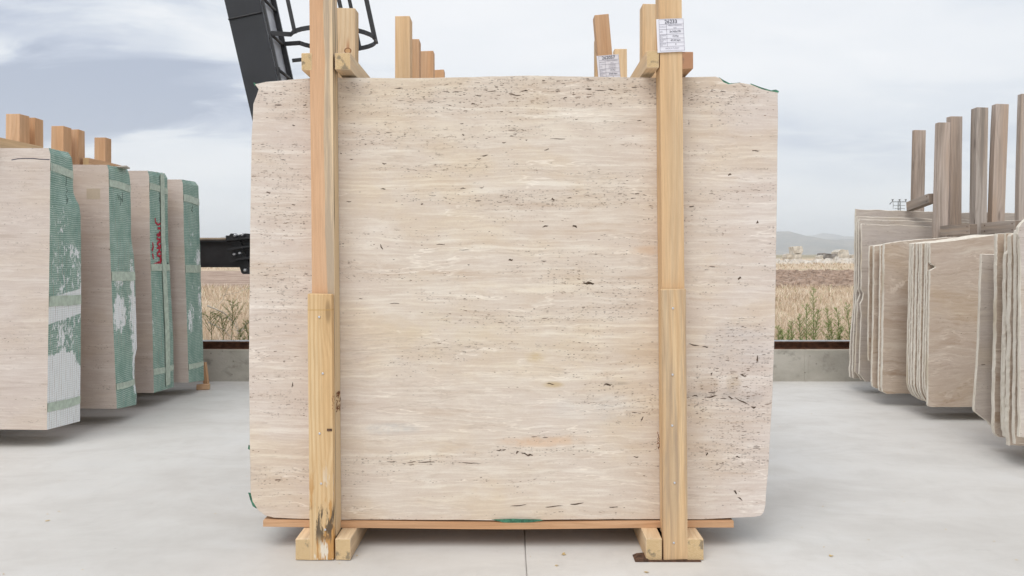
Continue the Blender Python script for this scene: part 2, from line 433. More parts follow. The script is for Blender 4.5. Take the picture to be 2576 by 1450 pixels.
def net_mat(name, lo_white, mode, seed, spots=()):
    """green reinforcing net resined over the sawn block side, pale plaster where it has worn away"""
    m, t, b = new_mat(name)
    co = t.co()
    x, y, z = t.sep(co)
    wav = t.m('MULTIPLY', t.m('SUBTRACT', t.noise(t.vm('MULTIPLY', co, (3, 14, 3)), 1.0, 2, 0.5), 0.5), 0.02)
    zz = t.m('ADD', z, wav)
    rib = t.m('ADD', t.m('MULTIPLY', t.m('SINE', t.m('MULTIPLY', zz, 2 * PI / 0.0125)), 0.5), 0.5)
    warpy = t.m('ADD', t.m('MULTIPLY', t.m('SINE', t.m('MULTIPLY', y, 2 * PI / 0.0068)), 0.5), 0.5)
    tone = t.noise(t.vm('MULTIPLY', co, (4, 10, 3)), 1.0, 4, 0.6)
    g = t.mix(t.ss(tone, 0.3, 0.7), (0.195, 0.325, 0.27), (0.30, 0.435, 0.365))
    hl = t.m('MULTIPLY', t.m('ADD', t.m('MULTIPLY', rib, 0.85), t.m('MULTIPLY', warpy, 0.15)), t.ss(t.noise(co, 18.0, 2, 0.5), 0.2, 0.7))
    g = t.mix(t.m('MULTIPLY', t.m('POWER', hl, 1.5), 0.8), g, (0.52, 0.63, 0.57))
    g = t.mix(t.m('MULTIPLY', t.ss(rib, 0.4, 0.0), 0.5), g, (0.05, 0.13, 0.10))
    cs = t.vm('ADD', co, (seed * 3.3, seed, seed * 1.9))
    fl = t.noise(t.vm('MULTIPLY', cs, (20, 46, 24)), 1.0, 6, 0.78)
    fl2 = t.noise(t.vm('MULTIPLY', cs, (3, 6, 1.7)), 1.0, 3, 0.55)
    midz = t.m('MULTIPLY', t.ss(z, 1.42, 1.2), 1.0)
    thr = t.m('ADD', fl, t.m('MULTIPLY', t.m('SUBTRACT', fl2, 0.5), 0.65))
    thr = t.m('SUBTRACT', thr, t.m('MULTIPLY', t.m('SUBTRACT', 1.0, midz), 0.25))
    for (yy_, zz_, sy_, sz_, k_) in spots:
        a_ = t.m('DIVIDE', t.m('SUBTRACT', y, yy_), sy_); b_ = t.m('DIVIDE', t.m('SUBTRACT', z, zz_ - 0.1), sz_)
        thr = t.m('ADD', thr, t.m('MULTIPLY', t.ss(t.m('ADD', t.m('MULTIPLY', a_, a_), t.m('MULTIPLY', b_, b_)), 1.6, 0.1), k_))
    if mode == 1:
        low = t.ss(z, 1.12, 0.98)
        thr = t.m('ADD', thr, t.m('MULTIPLY', low, 0.06))
        panel = t.m('MULTIPLY', t.ss(t.m('ADD', z, t.m('MULTIPLY', y, -0.10)), 0.30, 0.296), t.ss(t.m('ADD', z, t.m('MULTIPLY', y, -0.10)), 0.135, 0.139))
        low2 = t.m('MULTIPLY', t.ss(z, 0.44, 0.40), t.ss(t.m('ADD', y, t.m('MULTIPLY', z, 0.6)), 0.54, 0.47))
        thr = t.m('ADD', thr, t.m('MULTIPLY', t.m('MAXIMUM', low2, 0.0), 0.30))
    white = t.ss(thr, lo_white, lo_white + 0.015)
    if mode == 1:
        pz = t.m('ADD', z, t.m('MULTIPLY', y, -0.12))
        panel = t.m('MULTIPLY', t.ss(pz, 0.755, 0.75), t.ss(pz, 0.60, 0.605))
        white = t.m('MAXIMUM', white, t.m('MULTIPLY', panel, 0.97))
    wc = t.mix(t.m('MULTIPLY', t.m('POWER', rib, 1.5), 0.42), (0.86, 0.87, 0.88), (0.52, 0.60, 0.58))
    col = t.mix(white, g, wc)
    h = t.m('ADD', t.m('MULTIPLY', rib, 0.6), t.m('MULTIPLY', white, 0.3))
    finish(t, b, col, 0.5, t.bump(h, 0.4, 0.003), spec=0.35)
    return m


M = {}
M['slab_front'] = travertine('travertine_vein_cut', (0.665, 0.580, 0.502), (0.785, 0.722, 0.64), (0.585, 0.475, 0.382), band=13, pits=0.95, veins=0.9, wave=0.035, special=True)
M['slab_left'] = travertine('travertine_pinkish', (0.615, 0.530, 0.470), (0.70, 0.63, 0.57), (0.525, 0.435, 0.375), band=12, pits=0.5, veins=0.5, wave=0.03, blot=0.5)
M['slab_brown'] = travertine('travertine_brown', (0.555, 0.455, 0.37), (0.65, 0.57, 0.48), (0.46, 0.355, 0.275), band=9, pits=0.12, veins=0.9, wave=0.10, swirl=0.8, blot=0.8)
M['slab_grey'] = travertine('travertine_greyish', (0.55, 0.485, 0.43), (0.64, 0.58, 0.51), (0.45, 0.38, 0.32), band=12, pits=0.35, veins=0.4, wave=0.04)
M['edge'] = stone_edge('sawn_stone_edge', (0.64, 0.575, 0.48), (0.80, 0.75, 0.66))
M['edge_thin'] = stone_edge('sawn_stone_edge_dusty', (0.56, 0.52, 0.47), (0.70, 0.66, 0.60))
NS = [[(0.20, 0.98, .16, .22, .05), (0.25, 1.12, .10, .06, .08)],
      [(0.09, 0.70, .09, .13, .24), (0.27, 0.64, .07, .25, .22), (0.29, 0.40, .03, .30, .20), (0.08, 0.93, .08, .05, .12), (0.26, 0.96, .04, .12, .16), (0.05, .45, .04, .1, .1)],
      [(0.19, 1.30, .05, .05, .10), (0.03, 1.28, .04, .06, .1), (0.22, 0.62, .08, .10, .12), (0.03, .55, .05, .12, .12)],
      [(0.26, 1.07, .08, .09, .20), (0.12, 1.25, .12, .10, .10), (0.10, .60, .12, .14, .12), (0.28, .68, .06, .14, .12)]]
for i, (lw, md) in enumerate([(0.615, 1), (0.66, 0), (0.68, 0), (0.67, 0)]):
    M['net%d' % i] = net_mat('green_net_resin_%s' % 'abcd'[i], lw, md, i * 2.7 + 1.3, NS[i])


def sp_left(t, co, col, s):
    # heartwood on the left of the stick, blue-stained sapwood strip on the right
    x, y, z = t.sep(co)
    edge = t.m('ADD', x, t.m('MULTIPLY', t.m('SUBTRACT', t.noise(t.vm('MULTIPLY', co, (3, 3, 1.6)), 1.0, 3, 0.6), 0.5), 0.05))
    sap = t.ss(edge, 0.007, 0.012)
    sc_ = t.mix(t.ss(s, 0.42, 0.60), (0.74, 0.56, 0.36), (0.46, 0.36, 0.26))
    side = t.ss(x, 0.0395, 0.041)
    st2 = t.ss(t.noise(t.vm('MULTIPLY', co, (30, 60, 1.4)), 1.0, 4, 0.6), 0.5, 0.57)
    lowg = t.ss(z, 0.35, 1.3)
    sd = t.mix(t.m('MULTIPLY', st2, lowg), (0.66, 0.50, 0.31), (0.15, 0.125, 0.095))
    sc_ = t.mix(side, sc_, sd)
    return t.mix(sap, col, sc_)


def sp_board(t, co, col, s):
    # weathered foot: peeled pale film, orange and black stains
    x, y, z = t.sep(co)
    foot = t.ss(z, 0.42, 0.16)
    a = t.noise(t.vm('MULTIPLY', co, (26, 26, 5)), 1.0, 5, 0.65)
    b_ = t.noise(t.vm('MULTIPLY', t.vm('ADD', co, (4, 0, 2)), (30, 30, 6)), 1.0, 4, 0.65)
    col = t.mix(t.m('MULTIPLY', t.ss(a, 0.50, 0.56), foot), col, (0.52, 0.28, 0.10))
    col = t.mix(t.m('MULTIPLY', t.ss(b_, 0.55, 0.60), foot), col, (0.76, 0.68, 0.56))
    dk = t.m('MULTIPLY', t.ss(t.noise(t.vm('MULTIPLY', t.vm('ADD', co, (9, 0, 5)), (40, 40, 9)), 1.0, 4, 0.7), 0.50, 0.58), t.ss(t.m('ABSOLUTE', t.m('SUBTRACT', z, 0.13)), 0.09, 0.03))
    col = t.mix(t.m('MULTIPLY', dk, 0.9), col, (0.09, 0.07, 0.05))
    ln = t.ss(t.m('ABSOLUTE', t.m('SUBTRACT', z, 0.897)), 0.004, 0.001)
    return t.mix(t.m('MULTIPLY', ln, 0.5), col, (0.50, 0.30, 0.10))


def sp_knot(t, co, col, s):
    x, y, z = t.sep(co)
    dx = t.m('SUBTRACT', x, 0.012); dz = t.m('SUBTRACT', z, P(0, 128, 3.33).z - 0.02)
    e = t.m('SQRT', t.m('ADD', t.m('POWER', t.m('DIVIDE', dx, 0.013), 2.0), t.m('POWER', t.m('DIVIDE', dz, 0.011), 2.0)))
    fl = t.m('MULTIPLY', t.ss(t.m('ABSOLUTE', t.m('DIVIDE', dx, 0.010)), 1.0, 0.2), t.ss(t.m('ABSOLUTE', dz), 0.07, 0.01))
    col = t.mix(t.m('MULTIPLY', fl, 0.7), col, (0.46, 0.20, 0.09))
    col = t.mix(t.ss(e, 1.1, 0.8), col, (0.60, 0.36, 0.18))
    return t.mix(t.ss(t.m('ABSOLUTE', t.m('SUBTRACT', e, 1.0)), 0.25, 0.08), col, (0.22, 0.10, 0.05))


M['post_left'] = wood('two_tone_post', (0.70, 0.445, 0.27), (0.61, 0.36, 0.21), (0.40, 0.28, 0.18), 0.1, special=sp_left, ring_amt=0.25)
M['pine_board'] = wood('stained_pine_board', (0.78, 0.59, 0.35), (0.62, 0.40, 0.20), (0.42, 0.33, 0.2), 0.3, ring_amt=0.75, freq=60, special=sp_board)
M['pine_knotty'] = wood('knotty_pine', (0.76, 0.58, 0.38), (0.62, 0.42, 0.24), (0.42, 0.33, 0.2), 0.4, special=sp_knot)
M['pine'] = wood('fresh_pine', (0.79, 0.59, 0.37), (0.67, 0.44, 0.24), (0.40, 0.29, 0.19), 0.35)
M['pine_pale'] = wood('pale_pine', (0.77, 0.60, 0.40), (0.64, 0.45, 0.27), (0.36, 0.29, 0.22), 0.5)
M['pine_orange'] = wood('orange_pine', (0.68, 0.45, 0.28), (0.57, 0.33, 0.18), (0.36, 0.22, 0.13), 0.3)
M['pine_stained'] = wood('blue_stained_pine', (0.75, 0.55, 0.33), (0.58, 0.38, 0.21), (0.33, 0.26, 0.20), 0.8, ring_amt=0.7)
M['plank'] = wood('orange_plank', (0.62, 0.385, 0.225), (0.50, 0.28, 0.15), (0.3, 0.18, 0.1), 0.15)
M['old'] = wood('weathered_timber', (0.545, 0.46, 0.40), (0.41, 0.33, 0.28), (0.26, 0.215, 0.18), 0.8, ring_amt=0.6, sheen=0.85)
M['old_grey'] = wood('weathered_grey_timber', (0.50, 0.44, 0.39), (0.37, 0.315, 0.275), (0.22, 0.19, 0.165), 0.8, ring_amt=0.6, sheen=0.85)
M['end'] = end_grain('pine_end_grain', (0.60, 0.42, 0.22), (0.72, 0.54, 0.32))
M['end_red'] = end_grain('red_end_grain', (0.42, 0.22, 0.13), (0.52, 0.29, 0.17))
M['end_old'] = end_grain('old_end_grain', (0.22, 0.17, 0.14), (0.32, 0.26, 0.21))
M['bark'] = simple('bark_strip', (0.10, 0.055, 0.035), 0.9, nscale=40, var=0.5, bump=0.8)
M['black'] = simple('black_crane_paint', (0.018, 0.019, 0.022), 0.38, spec=0.5, nscale=3, var=0.2, bump=0.04, bscale=40)
M['black_dull'] = simple('black_satin_steel', (0.022, 0.022, 0.024), 0.5, spec=0.45, nscale=8, var=0.3, bump=0.1)
M['sky_sheen_face'] = simple('black_paint_sky_sheen', (0.42, 0.435, 0.47), 0.42, spec=0.5, nscale=4, var=0.25, bump=0.05)  # black paint with the sky's reflection put into its base colour
M['bolt'] = simple('zinc_bolt', (0.62, 0.62, 0.64), 0.35, metal=0.9, nscale=60, var=0.2)
M['pipe'] = simple('tan_pipe', (0.42, 0.33, 0.24), 0.6)
M['rust'] = simple('rusty_rail', (0.13, 0.058, 0.033), 0.75, nscale=14, var=0.45, bump=0.4)
M['rail_top'] = simple('worn_rail_head', (0.40, 0.41, 0.43), 0.4, metal=0.5, nscale=20, var=0.2)
M['paper'] = simple('white_paper', (0.80, 0.79, 0.84), 0.55, nscale=10, var=0.02, bump=0.02)
M['ink'] = simple('dark_ink', (0.05, 0.05, 0.08), 0.7, var=0.05)
M['ink_soft'] = simple('grey_ink', (0.26, 0.25, 0.30), 0.7, var=0.05)
M['tape'] = simple('pale_green_tape', (0.47, 0.55, 0.46), 0.35, nscale=30, var=0.16, bump=0.2, bscale=160)
M['red'] = simple('red_spray_paint', (0.42, 0.025, 0.05), 0.6, nscale=60, var=0.35)
M['marker'] = simple('black_marker', (0.02, 0.03, 0.03), 0.6)
M['stamp'] = simple('brown_stamp', (0.22, 0.09, 0.04), 0.8, nscale=90, var=0.5)
M['green_back'] = simple('green_backing_mesh', (0.055, 0.17, 0.105), 0.7, nscale=60, var=0.5, bump=0.6, bscale=300)
M['pale_back'] = simple('pale_resin_backing', (0.36, 0.40, 0.36), 0.7, nscale=40, var=0.3)
M['rubble'] = simple('pale_quarry_stone', (0.60, 0.55, 0.47), 0.9, nscale=2.2, var=0.22, bump=0.8, bscale=4)
M['rubble_dark'] = simple('dark_crusted_stone', (0.22, 0.20, 0.18), 0.9, nscale=1.2, var=0.6, bump=0.8, bscale=4)
M['rubble_white'] = simple('white_quarry_rubble', (0.64, 0.59, 0.52), 0.9, nscale=1.2, var=0.2, bump=0.8, bscale=4)
M['pole'] = simple('grey_pylon_steel', (0.22, 0.24, 0.25), 0.6)
M['twig'] = simple('bleached_twig', (0.60, 0.55, 0.48), 0.85, nscale=30, var=0.2)
M['stem'] = simple('weed_stem', (0.20, 0.25, 0.09), 0.8)
M['chip'] = simple('yellow_wood_chip', (0.55, 0.40, 0.18), 0.8)
M['soil_clod'] = simple('dry_soil_clod', (0.38, 0.28, 0.215), 0.95, nscale=1.5, var=0.3, bump=0.8, bscale=8)


def leaf_mat():
    m, t, b = new_mat('weed_leaf')
    r = t.island()
    col = t.ramp(r, [(0.0, (0.20, 0.28, 0.07)), (0.6, (0.34, 0.42, 0.15)), (1.0, (0.50, 0.52, 0.26))])
    finish(t, b, col, 0.6)
    b.inputs['Subsurface Weight'].default_value = 0.0
    return m


def grass_mat():
    m, t, b = new_mat('dry_grass_blade')
    r = t.island()
    col = t.ramp(r, [(0.0, (0.36, 0.26, 0.18)), (0.35, (0.60, 0.47, 0.34)), (0.75, (0.73, 0.61, 0.47)), (0.94, (0.80, 0.71, 0.58)), (0.97, (0.30, 0.32, 0.15))])
    finish(t, b, col, 0.75)
    return m


M['leaf'] = leaf_mat()
M['grass'] = grass_mat()


def floor_mat():
    m, t, b = new_mat('trowelled_concrete')
    co = t.co()
    a = t.noise(t.vm('MULTIPLY', co, (0.55, 0.55, 1)), 1.0, 5, 0.6)
    c = t.noise(t.vm('MULTIPLY', co, (2.2, 3.4, 1)), 1.0, 6, 0.65, 0.4)
    d = t.noise(t.vm('MULTIPLY', co, (14, 5, 1)), 1.0, 5, 0.6)
    col = t.mix(t.ss(a, 0.3, 0.7), (0.56, 0.538, 0.505), (0.665, 0.648, 0.618))
    col = t.mix(t.ss(c, 0.40, 0.72, 0, 0.38), col, (0.44, 0.412, 0.378))
    col = t.mix(t.ss(c, 0.5, 0.25, 0, 0.35), col, (0.67, 0.665, 0.65))
    col = t.mix(t.ss(d, 0.52, 0.7, 0, 0.16), col, (0.46, 0.44, 0.41))
    # trowel arcs
    x, y, z = t.sep(co)
    arc = t.noise(t.vm('MULTIPLY', co, (1.0, 9, 1)), 1.0, 4, 0.6, 1.5)
    col = t.mix(t.ss(arc, 0.56, 0.74, 0, 0.10), col, (0.68, 0.675, 0.66))
    # small specks and scuffs
    v = t.n.new('ShaderNodeTexVoronoi'); v.inputs['Scale'].default_value = 9.0
    t.put(v.inputs['Vector'], t.vm('ADD', co, t.vm('SCALE', t.n.new('ShaderNodeTexNoise').outputs['Color'], 0.0)))
    cr = t.sep(v.outputs['Color'])
    sp = t.m('MULTIPLY', t.m('LESS_THAN', v.outputs['Distance'], t.m('MULTIPLY', cr[1], 0.035)), t.m('GREATER_THAN', cr[0], 0.6))
    col = t.mix(t.m('MULTIPLY', sp, 0.7), col, (0.25, 0.22, 0.19))
    scr = t.ss(t.m('ABSOLUTE', t.m('SUBTRACT', t.noise(t.vm('MULTIPLY', co, (1.2, 6, 1)), 1.0, 2, 0.5, 0.6), 0.5)), 0.0035, 0.0)
    gate = t.ss(t.noise(co, 1.6, 2, 0.5), 0.52, 0.62)
    col = t.mix(t.m('MULTIPLY', t.m('MULTIPLY', scr, gate), 0.25), col, (0.33, 0.31, 0.29))
    rough = t.ss(c, 0.3, 0.7, 0.42, 0.62)
    finish(t, b, col, rough, t.bump(t.m('ADD', t.m('MULTIPLY', c, 0.6), t.noise(co, 90.0, 4, 0.6)), 0.12, 0.004), spec=0.3)
    return m


def wall_mat():
    m, t, b = new_mat('cast_concrete_wall')
    co = t.co()
    a = t.noise(t.vm('MULTIPLY', co, (1.4, 1, 3)), 1.0, 6, 0.62)
    col = t.mix(t.ss(a, 0.3, 0.7), (0.35, 0.33, 0.285), (0.50, 0.475, 0.42))
    c = t.noise(t.vm('MULTIPLY', co, (6, 1, 9)), 1.0, 5, 0.65)
    col = t.mix(t.ss(c, 0.52, 0.66, 0, 0.6), col, (0.25, 0.235, 0.205))
    v = t.n.new('ShaderNodeTexVoronoi'); v.inputs['Scale'].default_value = 22.0
    t.put(v.inputs['Vector'], co)
    cr = t.sep(v.outputs['Color'])
    hole = t.m('MULTIPLY', t.m('LESS_THAN', v.outputs['Distance'], t.m('MULTIPLY', cr[1], 0.16)), t.m('GREATER_THAN', cr[0], 0.6))
    col = t.mix(t.m('MULTIPLY', hole, 0.6), col, (0.20, 0.185, 0.16))
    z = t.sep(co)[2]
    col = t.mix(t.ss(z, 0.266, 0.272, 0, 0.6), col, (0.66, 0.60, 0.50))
    h = t.m('SUBTRACT', t.noise(co, 40.0, 4, 0.6), hole)
    finish(t, b, col, 0.9, t.bump(h, 0.5, 0.006), spec=0.2)
    return m


def ground_mat():
    m, t, b = new_mat('field_soil_and_stubble')
    co = t.co()
    x, y, z = t.sep(co)
    wob = t.m('MULTIPLY', t.m('SUBTRACT', t.noise(t.vm('MULTIPLY', co, (0.10, 0.10, 0)), 1.0, 4, 0.6), 0.5), 7.0)
    yy = t.m('ADD', y, wob)
    n = t.noise(t.vm('MULTIPLY', co, (1.1, 0.45, 0)), 1.0, 7, 0.68)
    nf = t.noise(t.vm('MULTIPLY', co, (9, 5, 0)), 1.0, 5, 0.7)
    straw = t.mix(t.ss(n, 0.32, 0.66), (0.48, 0.36, 0.25), (0.66, 0.54, 0.40))
    straw = t.mix(t.ss(nf, 0.55, 0.72, 0, 0.5), straw, (0.24, 0.17, 0.10))
    grn = t.ss(t.noise(t.vm('MULTIPLY', co, (0.3, 0.16, 0)), 1.0, 4, 0.6), 0.56, 0.68, 0, 0.5)
    straw = t.mix(grn, straw, (0.22, 0.225, 0.11))
    soil = t.mix(t.ss(t.noise(t.vm('MULTIPLY', co, (0.9, 0.5, 0)), 1.0, 7, 0.72), 0.36, 0.64), (0.30, 0.215, 0.165), (0.48, 0.365, 0.29))
    plough = t.m('MULTIPLY', t.ss(yy, 26.0, 28.5), t.ss(yy, 58.0, 54.0))
    col = t.mix(plough, straw, soil)
    far = t.mix(t.ss(t.noise(t.vm('MULTIPLY', co, (0.004, 0.012, 0)), 1.0, 6, 0.6), 0.4, 0.62), (0.42, 0.35, 0.24), (0.24, 0.22, 0.15))
    col = t.mix(t.ss(y, 150.0, 320.0), col, far)
    finish(t, b, col, 0.95, t.bump(t.m('ADD', n, t.m('MULTIPLY', nf, 0.5)), 0.6, 0.12), spec=0.1)
    return m


def hill_mat():
    m, t, b = new_mat('dry_scrub_hillside')
    co = t.co()
    n = t.noise(t.vm('MULTIPLY', co, (0.0035, 0.0012, 0.008)), 1.0, 7, 0.62)
    n2 = t.noise(t.vm('MULTIPLY', co, (0.03, 0.02, 0.05)), 1.0, 4, 0.65)
    f = t.m('ADD', t.m('MULTIPLY', n, 0.65), t.m('MULTIPLY', n2, 0.35))
    col = t.ramp(f, [(0.36, (0.05, 0.055, 0.045)), (0.50, (0.15, 0.13, 0.10)), (0.64, (0.30, 0.25, 0.19))])
    finish(t, b, col, 0.95, t.bump(n2, 0.6, 8.0), spec=0.05)
    return m


M['floor'] = floor_mat()
M['wall'] = wall_mat()
M['ground'] = ground_mat()
M['hill'] = hill_mat()


# ------------------------------------------------------------------ object helpers
C = sc.collection


def link(name, me, mats, parent=None, loc=None, rot=None):
    o = bpy.data.objects.new(name, me)
    C.objects.link(o)
    if mats:
        for mm in (mats if isinstance(mats, (list, tuple)) else [mats]): me.materials.append(mm)
    if parent is not None: o.parent = parent
    if loc is not None: o.location = loc
    if rot is not None: o.rotation_euler = rot
    return o


def thing(name, label, cat, loc=(0, 0, 0), group=None):
    o = bpy.data.objects.new(name, None)
    o.empty_display_size = 0.1
    C.objects.link(o)
    o.location = loc
    o['label'] = label; o['category'] = cat
    if group: o['group'] = group
    return o


def tag(o, label, cat, group=None):
    o['label'] = label; o['category'] = cat
    if group: o['group'] = group
    return o


def bm_mesh(bm, name):
    me = bpy.data.meshes.new(name)
    bm.normal_update()
    bm.to_mesh(me)
    bm.free()
    return me


def box_bm(bm, lo, hi, mat=0):
    x0, y0, z0 = lo; x1, y1, z1 = hi
    vs = [bm.verts.new(p) for p in [(x0, y0, z0), (x1, y0, z0), (x1, y1, z0), (x0, y1, z0), (x0, y0, z1), (x1, y0, z1), (x1, y1, z1), (x0, y1, z1)]]
    for f in [(0, 3, 2, 1), (4, 5, 6, 7), (0, 1, 5, 4), (1, 2, 6, 5), (2, 3, 7, 6), (3, 0, 4, 7)]:
        fc = bm.faces.new([vs[i] for i in f]); fc.material_index = mat
    return vs


def prism(pts, y0, y1, mat=0, bm=None):
    """polygon in XZ extruded along Y"""
    bm = bm or bmesh.new()
    a = [bm.verts.new((p[0], y0, p[1])) for p in pts]
    b = [bm.verts.new((p[0], y1, p[1])) for p in pts]
    n = len(pts)
    bm.faces.new(a).material_index = mat
    bm.faces.new(b[::-1]).material_index = mat
    for i in range(n):
        bm.faces.new([a[i], b[i], b[(i + 1) % n], a[(i + 1) % n]]).material_index = mat
    bmesh.ops.recalc_face_normals(bm, faces=bm.faces[:])
    return bm


def timber(name, parent, w, d, L, loc, rot=(0, 0, 0), mat='pine', end='end', origin=(0, 0, 0), warp=0.002, chamfer=None, label=None):
    """sawn stick: local Z is its length, w along X, d along Y; loc = centre of its lower end"""
    bm = bmesh.new()
    k = max(2, int(L / 0.16))
    ph = rnd.random() * 6; ph2 = rnd.random() * 6
    rings = []
    for i in range(k + 1):
        s = i / k
        ox = math.sin(s * 3.1 + ph) * warp - math.sin(ph) * warp
        oy = math.cos(s * 2.7 + ph2) * warp * 0.5 - math.cos(ph2) * warp * .5
        ring = []
        for (sx, sy) in [(-1, -1), (1, -1), (1, 1), (-1, 1)]:
            z = s * L
            if i == k and chamfer:
                z -= chamfer * (1 if sx * chamfer_side(chamfer) > 0 else 0)
            ring.append(bm.verts.new((sx * (w / 2 + rnd.uniform(-.0006, .0006)) + ox, sy * (d / 2 + rnd.uniform(-.0006, .0006)) + oy, z + (rnd.uniform(-.002, .002) if i in (0, k) else 0))))
        rings.append(ring)
    for i in range(k):
        for j in range(4):
            bm.faces.new([rings[i][j], rings[i][(j + 1) % 4], rings[i + 1][(j + 1) % 4], rings[i + 1][j]])
    f0 = bm.faces.new(rings[0][::-1]); f0.material_index = 1
    f1 = bm.faces.new(rings[-1]); f1.material_index = 1
    es = [e for e in bm.edges if (lambda a, b: abs(a.co.z - b.co.z) > 0.02 or e.is_boundary)(e.verts[0], e.verts[1]) or any(f.material_index == 1 for f in e.link_faces)]
    bmesh.ops.bevel(bm, geom=es, offset=min(0.0018, w * 0.04), segments=1, affect='EDGES', clamp_overlap=True)
    me = bm_mesh(bm, name)
    o = link(name, me, [M[mat], M[end]], parent, Vector(loc) - Vector(origin), rot)
    if label: o['label'] = label
    return o


def chamfer_side(c): return 1 if c > 0 else -1


ROT_Y = (math.radians(-90), 0, 0)      # local +Z -> world +Y
ROT_X = (0, math.radians(90), 0)       # local +Z -> world +X


def densify(pts, step, amp, seed, rough=1.0):
    out = []
    n = len(pts)
    acc = 0
    for i in range(n):
        a = Vector(pts[i]); b = Vector(pts[(i + 1) % n])
        L = (b - a).length
        k = max(1, int(L / step))
        nrm = Vector(((b - a).y, -(b - a).x)).normalized() if L > 1e-6 else Vector((0, 0))
        for j in range(k):
            p = a.lerp(b, j / k)
            s = acc + L * j / k
            q = mnoise.noise(Vector((s * 9, seed * 7.1, 0))) * amp + mnoise.noise(Vector((s * 40, seed * 3.3, 5))) * amp * 0.5 * rough
            out.append(p + nrm * q)
        acc += L
    return out


def slab(name, parent, pts, y, th, face='slab_left', edge='edge', amp=0.002, step=0.04, seed=1, origin=(0, 0, 0), chip=0.002, rough=1.0):
    pts = densify(pts, step, amp, seed, rough)
    pts = [(p[0] - origin[0], p[1] - origin[2]) for p in pts]
    y = y - origin[1]
    bm = bmesh.new()
    n = len(pts)
    cx = sum(p[0] for p in pts) / n; cz = sum(p[1] for p in pts) / n
    # chipped arrises: outline pulled in by a few millimetres on both faces
    def ring(yy, off):
        r = []
        for i in range(n):
            a = Vector(pts[i - 1]); b = Vector(pts[(i + 1) % n]); tt = (b - a)
            nn = Vector((-tt.y, tt.x)).normalized() if tt.length > 1e-6 else Vector((0, 0))
            if nn.dot(Vector((cx, cz)) - Vector(pts[i])) < 0 and off and False: nn = -nn
            p = Vector(pts[i]) + nn * off * SIGN * (0.6 + 0.8 * rnd.random())
            r.append(bm.verts.new((p.x, yy, p.y)))
        return r
    area = sum(pts[i - 1][0] * pts[i][1] - pts[i][0] * pts[i - 1][1] for i in range(n))
    SIGN = 1 if area > 0 else -1
    r0 = ring(y, chip); r1 = ring(y + min(chip * 1.5, th * .2), 0); r2 = ring(y + th - min(chip * 1.5, th * .2), 0); r3 = ring(y + th, chip)
    bm.faces.new(r0); bm.faces.new(r3[::-1])
    for A, B in ((r0, r1), (r1, r2), (r2, r3)):
        for i in range(n):
            f = bm.faces.new([A[i], B[i], B[(i + 1) % n], A[(i + 1) % n]]); f.material_index = 1
    bmesh.ops.recalc_face_normals(bm, faces=bm.faces[:])
    me = bm_mesh(bm, name)
    return link(name, me, [M[face], M[edge]], parent)


def tube_bm(bm, path, r, seg=8, mat=0, cap=True):
    path = [Vector(p) for p in path]
    rings = []
    up = Vector((0, 0, 1))
    for i, p in enumerate(path):
        d = (path[min(i + 1, len(path) - 1)] - path[max(i - 1, 0)]).normalized()
        a = d.cross(up)
        if a.length < 1e-3: a = d.cross(Vector((1, 0, 0)))
        a.normalize(); b = d.cross(a)
        rr = r[i] if isinstance(r, (list, tuple)) else r
        rings.append([bm.verts.new(p + (a * math.cos(2 * PI * k / seg) + b * math.sin(2 * PI * k / seg)) * rr) for k in range(seg)])
    for A, B in zip(rings, rings[1:]):
        for k in range(seg):
            f = bm.faces.new([A[k], A[(k + 1) % seg], B[(k + 1) % seg], B[k]]); f.material_index = mat; f.smooth = True
    if cap:
        bm.faces.new(rings[0][::-1]).material_index = mat
        bm.faces.new(rings[-1]).material_index = mat
    return bm


def bar_between(bm, p0, p1, w, d, mat=0):
    """rectangular bar from p0 to p1, w across X-ish, d along Y-ish"""
    p0 = Vector(p0); p1 = Vector(p1)
    dr = (p1 - p0).normalized()
    a = dr.cross(Vector((0, 1, 0)))
    if a.length < 1e-3: a = Vector((1, 0, 0))
    a.normalize(); b = dr.cross(a).normalized()
    vs = []
    for p in (p0, p1):
        for (i, j) in ((-1, -1), (1, -1), (1, 1), (-1, 1)):
            vs.append(bm.verts.new(p + a * i * w / 2 + b * j * d / 2))
    for f in [(0, 3, 2, 1), (4, 5, 6, 7), (0, 1, 5, 4), (1, 2, 6, 5), (2, 3, 7, 6), (3, 0, 4, 7)]:
        bm.faces.new([vs[i] for i in f]).material_index = mat
    return bm


def nail(parent, p, origin, r=0.0035, name='nail_head', mat='bolt'):
    bm = bmesh.new()
    tube_bm(bm, [(0, 0.002, 0), (0, -0.0015, 0), (0, -0.0022, 0)], [r, r, r * 0.6], 10)
    o = link(name, bm_mesh(bm, name), M[mat], parent, Vector(p) - Vector(origin))
    return o


def raw_mesh(name, verts, faces, mats, parent=None):
    me = bpy.data.meshes.new(name)
    me.from_pydata([tuple(v) for v in verts], [], faces)
    me.update()
    return link(name, me, mats, parent)


